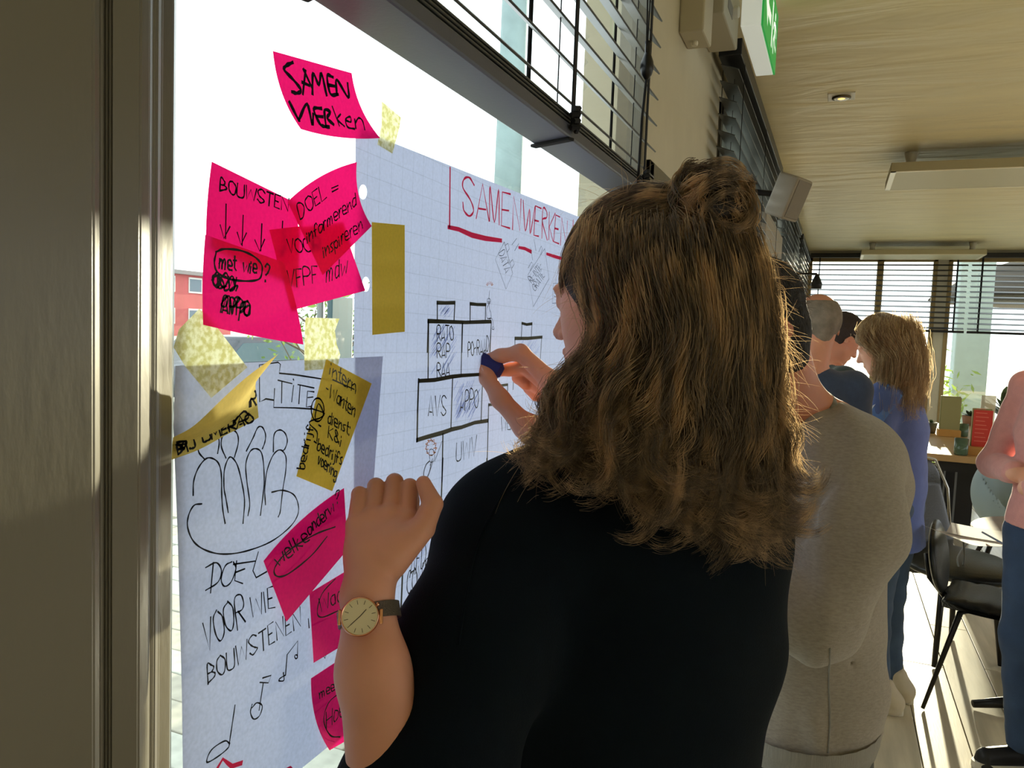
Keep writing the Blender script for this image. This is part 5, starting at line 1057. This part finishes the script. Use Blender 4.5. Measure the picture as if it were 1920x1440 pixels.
obj('conduit', tube(bm_(), [(WX+.012, 2.55, 2.665), (WX+.012, 5.2, 2.675)], .010, 8), gm, el); obj('conduit', tube(bm_(), [(WX+.012, 2.5, 2.63), (WX+.012, 3.15, 2.63)], .006, 8), gm, el)
# exit sign hanging from the ceiling, face towards the room
ex = thing('exit_sign', 'hanging emergency exit sign, green running man on a white light box', 'sign')
EX0, EX1, EY0, EY1, EZ0, EZ1 = -.335, -.268, 2.50, 2.98, 2.45, 2.655
eb = mat('sign_case', (214, 220, 212), .4, emit=.35); obj('case', box(bm_(), EX0, EX1-.006, EY0, EY1, EZ0, EZ1, .004), eb, ex)
obj('face', box(bm_(), EX1-.006, EX1, EY0, EY1, EZ0, EZ1), mat('sign_green', (40, 158, 72), .4, emit=.45), ex)
whs = mat('sign_white', (238, 244, 236), .4, emit=.6); sx = EX1+.0006
yz = lambda u, v: (sx, EY1-.03-(EY1-EY0-.06)*(1-u)*1.0, EZ0+.02+(EZ1-EZ0-.04)*v)      # u along the face, v up
bb = bm_(); poly(bb, [yz(.55, .05), yz(.55, .95), yz(.62, .95), yz(.62, .05)]); poly(bb, [yz(.05, .45), yz(.22, .12), yz(.22, .34), yz(.46, .34), yz(.46, .56), yz(.22, .56), yz(.22, .78)]); obj('arrow', bb, whs, ex)
bb = bm_(); lathe(bb, (sx, yz(.80, .84)[1], yz(.8, .84)[2]), [(.013, 0), (.013, .0006)], 14, (1, 0, 0))
for pts in ([(.79, .74), (.76, .5), (.83, .48), (.86, .72)], [(.78, .5), (.70, .32), (.72, .05), (.76, .05), (.75, .3), (.82, .46)], [(.80, .48), (.88, .35), (.97, .33), (.97, .25), (.86, .27), (.79, .4)], [(.80, .74), (.70, .66), (.66, .5), (.69, .48), (.73, .6), (.82, .68)], [(.84, .74), (.93, .68), (.95, .52), (.92, .51), (.89, .63), (.83, .68)]): poly(bb, [yz(*p) for p in pts])
obj('running_man', bb, whs, ex)
for y in (EY0+.08, EY1-.08): obj('bracket', box(bm_(), EX0+.02, EX1-.02, y-.015, y+.015, EZ1, CEIL, .002), eb, ex)
# recessed ceiling spot
sp = at(1578, 180, Z=CEIL); st = thing('ceiling_spot', 'small square recessed spotlight in the plaster ceiling', 'spotlight')
obj('bezel', box(bm_(), sp[0]-.062, sp[0]+.062, sp[1]-.062, sp[1]+.062, CEIL-.006, CEIL+.002, .002), mat('pvc_white', (206, 200, 184), .4), st)
bb = bm_(); lathe(bb, (sp[0], sp[1], CEIL-.014), [(.030, 0), (.044, .001), (.044, .010), (.030, .010)], 24); obj('lamp_ring', bb, mat('chrome_dark', (96, 84, 62), .25, .9), st, True)
bb = bm_(); lathe(bb, (sp[0], sp[1], CEIL-.016), [(.004, 0), (.024, .003), (.028, .008)], 20); obj('bulb', bb, mat('warm_bulb', (255, 206, 120), .3, emit=1.2), st, True)
# panel lamps
def panel(label, pl_, pr_, zb_, depth, y0):
    t = thing('panel_lamp', label, 'ceiling lamp', 'suspended panel lamps'); x0, x1 = pl_, pr_
    bb = bm_(); box(bb, x0, x1, y0, y0+depth, zb_, zb_+.055, .004); obj('housing', bb, mat('lamp_housing', (170, 160, 128), .5), t)
    bb = bm_()
    for (a, b_, c, d) in ((x0, x1, y0, y0+.012), (x0, x1, y0+depth-.012, y0+depth), (x0, x0+.03, y0, y0+depth), (x1-.03, x1, y0, y0+depth)): box(bb, a, b_, c, d, zb_-.004, zb_+.001)
    obj('rim', bb, mat('lamp_rim', (236, 226, 200), .3), t)
    obj('diffuser', box(bm_(), x0+.03, x1-.03, y0+.012, y0+depth-.012, zb_-.002, zb_+.0005), mat('lamp_diffuser', (206, 200, 172), .5), t)
    for x in (x0+.12, x1-.12):
        bb = bm_(); lathe(bb, (x, y0+depth*.35, zb_+.055), [(.035, 0), (.028, .05), (.04, CEIL-zb_-.06)], 14); obj('mount', bb, mat('pvc_white', (206, 200, 184), .4), t, True)
a = at(1670, 322, Z=2.54); b_ = at(1652, 357, Z=2.54); panel('near suspended panel lamp, running out past the picture edge', a[0], a[0]+1.9, 2.54, b_[1]-a[1], a[1])
a = at(1615, 477, Z=2.54); b_ = at(1862, 470, Z=2.54); panel('farther suspended panel lamp, in front of the far blinds', a[0], b_[0], 2.54, .60, a[1])
# wall speaker on a bracket, and a second box on the pier
spk = thing('speaker', 'beige wall loudspeaker tilted on a black bracket high on the window wall', 'speaker')
c = at(1478, 370, X=-.27); ax_ = np.array([.86, -.35, -.36]); ax_ /= np.linalg.norm(ax_); ay_ = np.cross(Zu, ax_); az_ = np.cross(ax_, ay_)
bb = bm_(); obox(bb, c, ax_, ay_, az_, .11, .165, .21, .012); obj('cabinet', bb, mat('speaker_beige', (150, 140, 124), .6, bump=.2, bscale=400), spk, True)
bb = bm_(); obox(bb, c+ax_*.056, ax_, ay_, az_, .006, .14, .185, .004); obj('grille', bb, mat('speaker_grille', (132, 122, 108), .7, bump=.6, bscale=900), spk)
bb = bm_(); tube(bb, [(WX, c[1], c[2]+.03), (WX+.08, c[1], c[2]+.03), c-ax_*.05], .015, 8); obj('bracket', bb, dark, spk)
c = at(1449, 455, X=WX+.06); s2 = thing('wall_cabinet', 'plain taupe box mounted on the pier below the loudspeaker', 'wall box')
a = at(1434, 470, X=WX+.1); b_ = at(1466, 470, X=WX+.1); obj('box_body', box(bm_(), WX, WX+.10, a[1], b_[1], at(1450, 650, X=WX+.1)[2], at(1450, 412, X=WX+.1)[2], .008), mat('speaker_beige', (150, 140, 124)), s2)
# small pendant by the far corner
c = at(1531, 532, Y=8.43); pn = thing('pendant_lamp', 'small dark pendant lamp hanging on an arm by the far corner', 'lamp')
bb = bm_(); lathe(bb, c, [(.05, -.05), (.055, 0), (.03, .06), (.012, .10)], 14); obj('lamp_shade', bb, dark, pn, True); obj('arm', tube(bm_(), [(WX+.0, 8.43, c[2]+.10), (c[0], 8.43, c[2]+.10)], .012, 6), dark, pn)
# ================================================================== FURNITURE
leather = mat('black_leather', (34, 36, 34), .36, bump=.3, bscale=120, spec=.5); steel = mat('chair_steel', (40, 38, 36), .35, .6)
def chair(label, base, azd, group='black padded chairs', shared=None):
    t = thing('chair', label, 'chair', group); a = math.radians(azd); f = Vector((math.sin(a), math.cos(a), 0)); l = Vector((0, 0, 1)).cross(f); b = Vector((base[0], base[1], 0)); L = lambda x, y, z: b+f*x+l*y+Vector((0, 0, z))
    # padded seat with cross channels
    n, m = 30, 18; G = np.zeros((n+1, m+1, 3)); B = np.zeros((n+1, m+1, 3))
    for i in range(n+1):
        for j in range(m+1):
            u, v = i/n*2-1, j/m*2-1; rr = max(abs(u), abs(v)); k = (1-max(0, rr-.6)**2*.55*(abs(u*v) > .3)); x = .215*u*k; y = .215*v*(1-.08*(1-u)/2)*k
            z = .445+.030*(1-abs(v)**5)*(1-abs(u)**6)-.005*abs(math.cos((u+v*v*.12)*math.pi*2.5))**8*(abs(u) < .85)+.018*max(0, -u-.6)+.010*v*v
            G[i, j] = L(x, y, z); B[i, j] = L(x*.98, y*.98, .425+.010*v*v)
    P = np.concatenate([G, B[::-1]], 0); o = link('seat', grid_mesh('seat', P), leather, t, True)
    me = o.data; bb = bm_(); bb.from_mesh(me); bmesh.ops.holes_fill(bb, edges=bb.edges[:]); bmesh.ops.recalc_face_normals(bb, faces=bb.faces); bb.to_mesh(me); bb.free()
    S = Sdf(); A_ = (np.array(f-Vector((0, 0, .0))), np.array(l), Zu); bk = np.array([-.22, 0, 0]); c_ = np.array(L(-.235, 0, .60)); fb = np.array(f)+Zu*.18
    S.ell(c_, (.030, .195, .155), (fb, np.array(l), np.cross(fb, np.array(l))), .01); S.ell(np.array(L(-.15, 0, .62)), (.055, .24, .19), A_, .02, True)
    put('backrest', S.mesh('backrest', .007), leather, t)
    bb = bm_(); tube(bb, [L(-.20, 0, .425), L(-.265, 0, .50), L(-.285, 0, .60)], [.012, .012, .010], 8); obj('back_support', bb, steel, t, True)
    for sx, sy in ((1, 1), (1, -1), (-1, 1), (-1, -1)):
        bb = bm_(); tube(bb, [L(.10*sx, .12*sy, .425), L(.13*sx, .14*sy, .415), L(.23*sx, .205*sy, .004)], [.011, .012, .008], 8); obj('leg', bb, steel, t, True)
    for sx in (1, -1): obj('cross_bar', tube(bm_(), [L(.12*sx, -.13, .418), L(.12*sx, .13, .418)], .011, 8), steel, t, True)
    return t
chair('black leather chair with a rounded back and ribbed seat, next to the pink sweater', (.69, 3.66), 103)
# second, taller upholstered chair behind
def tall_chair(label, base, azd, h=1.0):
    t = thing('chair', label, 'chair', 'upholstered chairs at the far tables'); a = math.radians(azd); f = Vector((math.sin(a), math.cos(a), 0)); l = Vector((0, 0, 1)).cross(f); b = Vector((base[0], base[1], 0)); L = lambda x, y, z: b+f*x+l*y+Vector((0, 0, z))
    S = Sdf(); S.cone(L(-.13, 0, .455), L(.16, 0, .46), .19, .20, .03, (Zu, .22)); S.cone(L(-.0, .12, .455), L(.1, -.12, .46), .15, .15, .03, (Zu, .24)); put('seat', S.mesh('seat', .009), leather, t)
    S = Sdf(); S.cone(L(-.22, 0, .50), L(-.31, 0, h-.16), .18, .15, .02, (f, .16)); put('backrest', S.mesh('backrest', .008), leather, t)
    bb = bm_(); tube(bb, [L(-.235, -.18, .46), L(-.30, -.185, .75), L(-.325, -.12, h-.03), L(-.33, 0, h), L(-.325, .12, h-.03), L(-.30, .185, .75), L(-.235, .18, .46)], .007, 6); obj('back_frame', bb, mat('bright_edge', (170, 168, 160), .25, .8), t, True)
    for sx, sy in ((1, 1), (1, -1), (-1, 1), (-1, -1)):
        bb = bm_(); tube(bb, [L(.13*sx, .13*sy, .42), L(.17*sx, .17*sy, .004)], [.016, .012], 8); obj('leg', bb, steel, t, True)
    return t
tall_chair('tall black chair behind the blue blazer, with a bright metal edge', tuple(at(1782, 1050, Z=.46)[:2]), 150, .93)
# shell chair with cushion
sc = thing('chair', 'pale blue moulded shell chair behind the folded arms', 'chair'); p = at(1893, 900, Y=5.2); base = Vector((p[0], 5.2, 0))
S = Sdf(); S.ell(base+Vector((0, 0, .66)), (.19, .19, .23), ((1, 0, 0), (0, 1, 0), (0, 0, 1)), .01); S.ell(base+Vector((.02, -.03, .74)), (.170, .185, .25), ((1, 0, 0), (0, 1, 0), (0, 0, 1)), .01, True)
put('shell', S.mesh('shell', .010), mat('shell_pale_blue', (150, 172, 184), .5), sc)
for sx, sy in ((1, 1), (1, -1), (-1, 1), (-1, -1)):
    bb = bm_(); tube(bb, [base+Vector((.06*sx, .06*sy, .43)), base+Vector((.2*sx, .2*sy, .004))], [.014, .011], 8); obj('leg', bb, steel, sc, True)
# long far table
tabt = mat('table_oak', (186, 152, 106), .35, var=.12, vscale=4, stretch=(1, 8, 1), bump=.1); TZ = .78
tb = thing('dining_table', 'long oak-topped table under the far windows, crowded with menu stands and jars', 'table')
p = at(1732, 849, Z=TZ); TX0, TY0 = p[0], p[1]; TY1 = at(1740, 792, Z=TZ)[1]; TX1 = TX0+2.6
obj('table_top', box(bm_(), TX0, TX1, TY0, TY1, TZ-.045, TZ, .004), tabt, tb)
for x, y in [tuple(at(*q_, Z=0)[:2]) for q_ in ((1800, 1000), (1779, 978), (1762, 962))]+[(TX1-.2, TY0+.14), (TX1-.2, TY1-.2)]:
    obj('leg', box(bm_(), x-.06, x+.06, y-.06, y+.06, 0, TZ-.045, .004), mat('table_leg_black', (34, 34, 36), .5), tb)
obj('apron', box(bm_(), TX0+.1, TX1-.1, TY0+.08, TY0+.1, TZ-.12, TZ-.045), mat('table_leg_black', (34, 34, 36)), tb)
oak = mat('stand_oak', (190, 140, 72), .5, var=.1, vscale=10); redc = mat('menu_red', (206, 62, 52), .6); ltc = mat('menu_line', (226, 130, 110), .6)
def stand(label, pb, w_, card_w, h, m, fy=0):
    t = thing('menu_stand', label, 'menu stand', 'menu stands on the far table'); x, y = pb
    obj('base', box(bm_(), x-w_/2, x+w_/2, y-.05, y+.05, TZ, TZ+.055, .004), oak, t)
    obj('board', box(bm_(), x-card_w/2, x+card_w/2, y+.01, y+.028, TZ+.05, TZ+h, .003), mat('board_olive', (146, 142, 96), .6), t)
    c_ = obj('card', box(bm_(), x-card_w/2+.008, x+card_w/2+.004, y+.002, y+.009, TZ+.055, TZ+h-.01), m, t)
    if m is redc:
        bb = bm_()
        for i in range(9): box(bb, x-card_w/2+.02, x+card_w/2-.02-.01*(i % 3), y+.0008, y+.002, TZ+.09+i*.027, TZ+.094+i*.027)
        o = obj('printed_lines', bb, ltc, c_); o['kind'] = 'stuff'
    return t
p = at(1778, 818, Z=TZ); stand('olive menu stand on an oak block, standing farthest back', (p[0], p[1]), .16, .14, .32, mat('menu_olive', (150, 146, 100), .6))
p = at(1836, 853, Z=TZ); stand('menu stand with a bright red card, at the table\'s near edge', (p[0], p[1]), .17, .115, .31, redc)
def cup(label, p, r, h, m, inner=None, cat='jar'):
    t = thing('candle_jar', label, cat, 'jars on the far table'); bb = bm_(); lathe(bb, p, [(r*.9, 0), (r, .008), (r, h), (r-.005, h), (r-.005, .012), (.001, .01)], 18); obj('jar', bb, m, t, True)
    if inner: bb = bm_(); lathe(bb, (p[0], p[1], p[2]+.012), [(r*.8, 0), (r*.8, h*.5), (.002, h*.52)], 14); obj('candle', bb, inner, t, True)
jg = mat('green_glass', (88, 112, 90), .12, alpha=.75); wax = mat('candle_wax', (210, 206, 120), .5)
p = at(1801, 853, Z=TZ); cup('green glass jar with a yellow candle, beside the red menu stand', (p[0], p[1], TZ), .042, .11, jg, wax)
p = at(1803, 818, Z=TZ); cup('green glass jar beside the olive menu stand', (p[0], p[1], TZ), .045, .10, jg, wax)
def pot_plant(label, p, r, h, leaf, n, L_, seed, potm):
    t = thing('potted_plant', label, 'plant', 'potted plants on the far table'); bb = bm_(); lathe(bb, p, [(r*.75, 0), (r, h), (r*.85, h), (r*.8, h*.85)], 16); obj('pot', bb, potm, t, True); r2 = np.random.RandomState(seed); P0 = np.array([p[0], p[1], p[2]+h*.8])
    for i in range(n):
        a = r2.rand()*6.28; e = r2.uniform(.5, 1.4); d = np.array([math.cos(a)*math.cos(e), math.sin(a)*math.cos(e), math.sin(e)]); ll = L_*r2.uniform(.6, 1.1); s_ = np.cross(d, Zu); s_ /= np.linalg.norm(s_); V = []; k = 7
        for j in range(k+1):
            u = j/k; c_ = P0+d*ll*u-Zu*.25*ll*u*u; w_ = .16*ll*math.sin(math.pi*min(1, u*.95+.05))**.8*(1 if u > .35 else .3); V += [c_-s_*w_, c_+s_*w_+Zu*.0]
        me = bpy.data.meshes.new('leaf'); me.from_pydata([tuple(v) for v in V], [], [(2*j, 2*j+1, 2*j+3, 2*j+2) for j in range(k)]); link('leaf', me, leaf, t, True)
lf = mat('leaf_dark_green', (46, 58, 40), .4, trans=.2)
p = at(1744, 812, Z=TZ); pot_plant('low dark potted plant next to the blazer sleeve', (p[0], p[1], TZ), .05, .09, lf, 12, .07, 2, mat('pot_dark', (60, 62, 58), .6))
p = at(1818, 798, Z=TZ); pot_plant('small plant in a tan pot between the two menu stands', (p[0], p[1], TZ), .07, .09, lf, 16, .13, 5, mat('pot_tan', (150, 110, 84), .7))
p = at(1888, 812, Z=TZ); pot_plant('tall dark plant with broad upright leaves behind the pink sleeve', (p[0]+.03, p[1], TZ), .06, .10, lf, 18, .42, 9, mat('pot_dark', (60, 62, 58)))
p = at(1848, 822, Z=TZ); t = thing('acrylic_stand', 'clear acrylic card stand behind the red menu', 'card stand'); obj('holder', box(bm_(), p[0]-.05, p[0]+.05, p[1], p[1]+.02, TZ, TZ+.34, .003), mat('acrylic', (196, 190, 170), .15, alpha=.7), t); obj('foot', box(bm_(), p[0]-.06, p[0]+.06, p[1]-.03, p[1]+.06, TZ, TZ+.012, .002), mat('acrylic', (196, 190, 170)), t)
# small near table with papers and boxes
sm = thing('side_table', 'wooden table edge holding loose papers, behind the black chair', 'table'); SZ = .74
wd_ = mat('table_walnut', (110, 84, 60), .4, var=.15, vscale=5, stretch=(1, 6, 1)); p = at(1812, 1012, Z=SZ); q = at(1890, 1050, Z=SZ)
tc_ = at(2012, 1008, Z=SZ); TR = .36
bb = bm_(); lathe(bb, (tc_[0], tc_[1], SZ-.028), [(TR-.01, 0), (TR, .006), (TR, .024), (TR-.004, .028)], 48); obj('table_top', bb, wd_, sm)
bb = bm_(); lathe(bb, (tc_[0], tc_[1], .03), [(.05, 0), (.036, .04), (.034, SZ-.09), (.12, SZ-.06)], 20); obj('pedestal', bb, steel, sm, True)
for a in range(4):
    an = math.radians(20+90*a); bb = bm_(); c_ = Vector((tc_[0], tc_[1], 0)); tube(bb, [c_+Vector((0, 0, .055)), c_+Vector((math.cos(an)*.34, math.sin(an)*.34, .018))], [.036, .016], 8); obj('foot', bb, steel, sm, True)
pap = mat('loose_paper', (206, 206, 200), .7, trans=.3)
for k, (px, py, a, cur, lb) in enumerate(((1822, 1010, .5, .06, 'curling white sheet of paper hanging over the table edge'), (1858, 1003, -.2, .01, 'flat sheet of paper lying beside the curling one'))):
    p = at(px, py, Z=SZ+.004+k*.003); G = np.zeros((13, 9, 3)); ca, sa = math.cos(a), math.sin(a)
    for i in range(13):
        for j in range(9):
            u, v = (i/12-.5)*.297, (j/8-.5)*.21; G[i, j] = (p[0]+u*ca-v*sa, p[1]+u*sa+v*ca, SZ+.004+k*.003+cur*max(0, .35-i/12)**1.5*4*.6)
    o = link('paper_sheet', grid_mesh('paper_sheet', G), pap, None, True); tag(o, lb, 'paper', 'loose papers')
t = thing('pen', 'slim blue-grey pen lying across the papers', 'pen'); a_ = at(1842, 998, Z=SZ+.02); b_ = at(1882, 1020, Z=SZ+.02); obj('barrel', tube(bm_(), [a_, b_], .004, 8), mat('pen_blue', (120, 140, 170), .3), t); obj('tip', tube(bm_(), [b_, b_+(b_-a_)*.06], [.003, .0006], 8), steel, t)
t = thing('chair', 'chair with a cream seat pad on a dark frame, behind the papers', 'chair', None); p = at(1855, 945, Z=.50); cx_, cy_ = p[0]+.30, p[1]-.25
obj('seat_pad', box(bm_(), cx_-.22, cx_+.22, cy_-.22, cy_+.22, .47, .51, .012), mat('cream_pad', (206, 194, 150), .7), t); obj('seat_frame', box(bm_(), cx_-.22, cx_+.22, cy_-.22, cy_+.22, .42, .468, .004), steel, t)
for sx, sy in ((1, 1), (1, -1), (-1, 1), (-1, -1)): obj('leg', box(bm_(), cx_+.19*sx-.018, cx_+.19*sx+.018, cy_+.19*sy-.018, cy_+.19*sy+.018, 0, .42), steel, t)
obj('backrest', box(bm_(), cx_+.19, cx_+.22, cy_-.2, cy_+.2, .62, .86, .008), leather, t); 
for sy in (-.17, .17): obj('back_post', box(bm_(), cx_+.195, cx_+.215, cy_+sy-.012, cy_+sy+.012, .5, .64), steel, t)
# cable on the floor-side of the chair
t = obj('cable', tube(bm_(), crom([at(1806, 1000, Z=.73), at(1808, 1050, Y=3.98), at(1800, 1068, Y=3.98), at(1796, 1045, Y=3.98), at(1815, 1016, Y=4.0)], 6), .004, 6), mat('cable_grey', (150, 150, 144), .5), None, True); tag(t, 'thin grey cable looping down from the papers', 'cable')
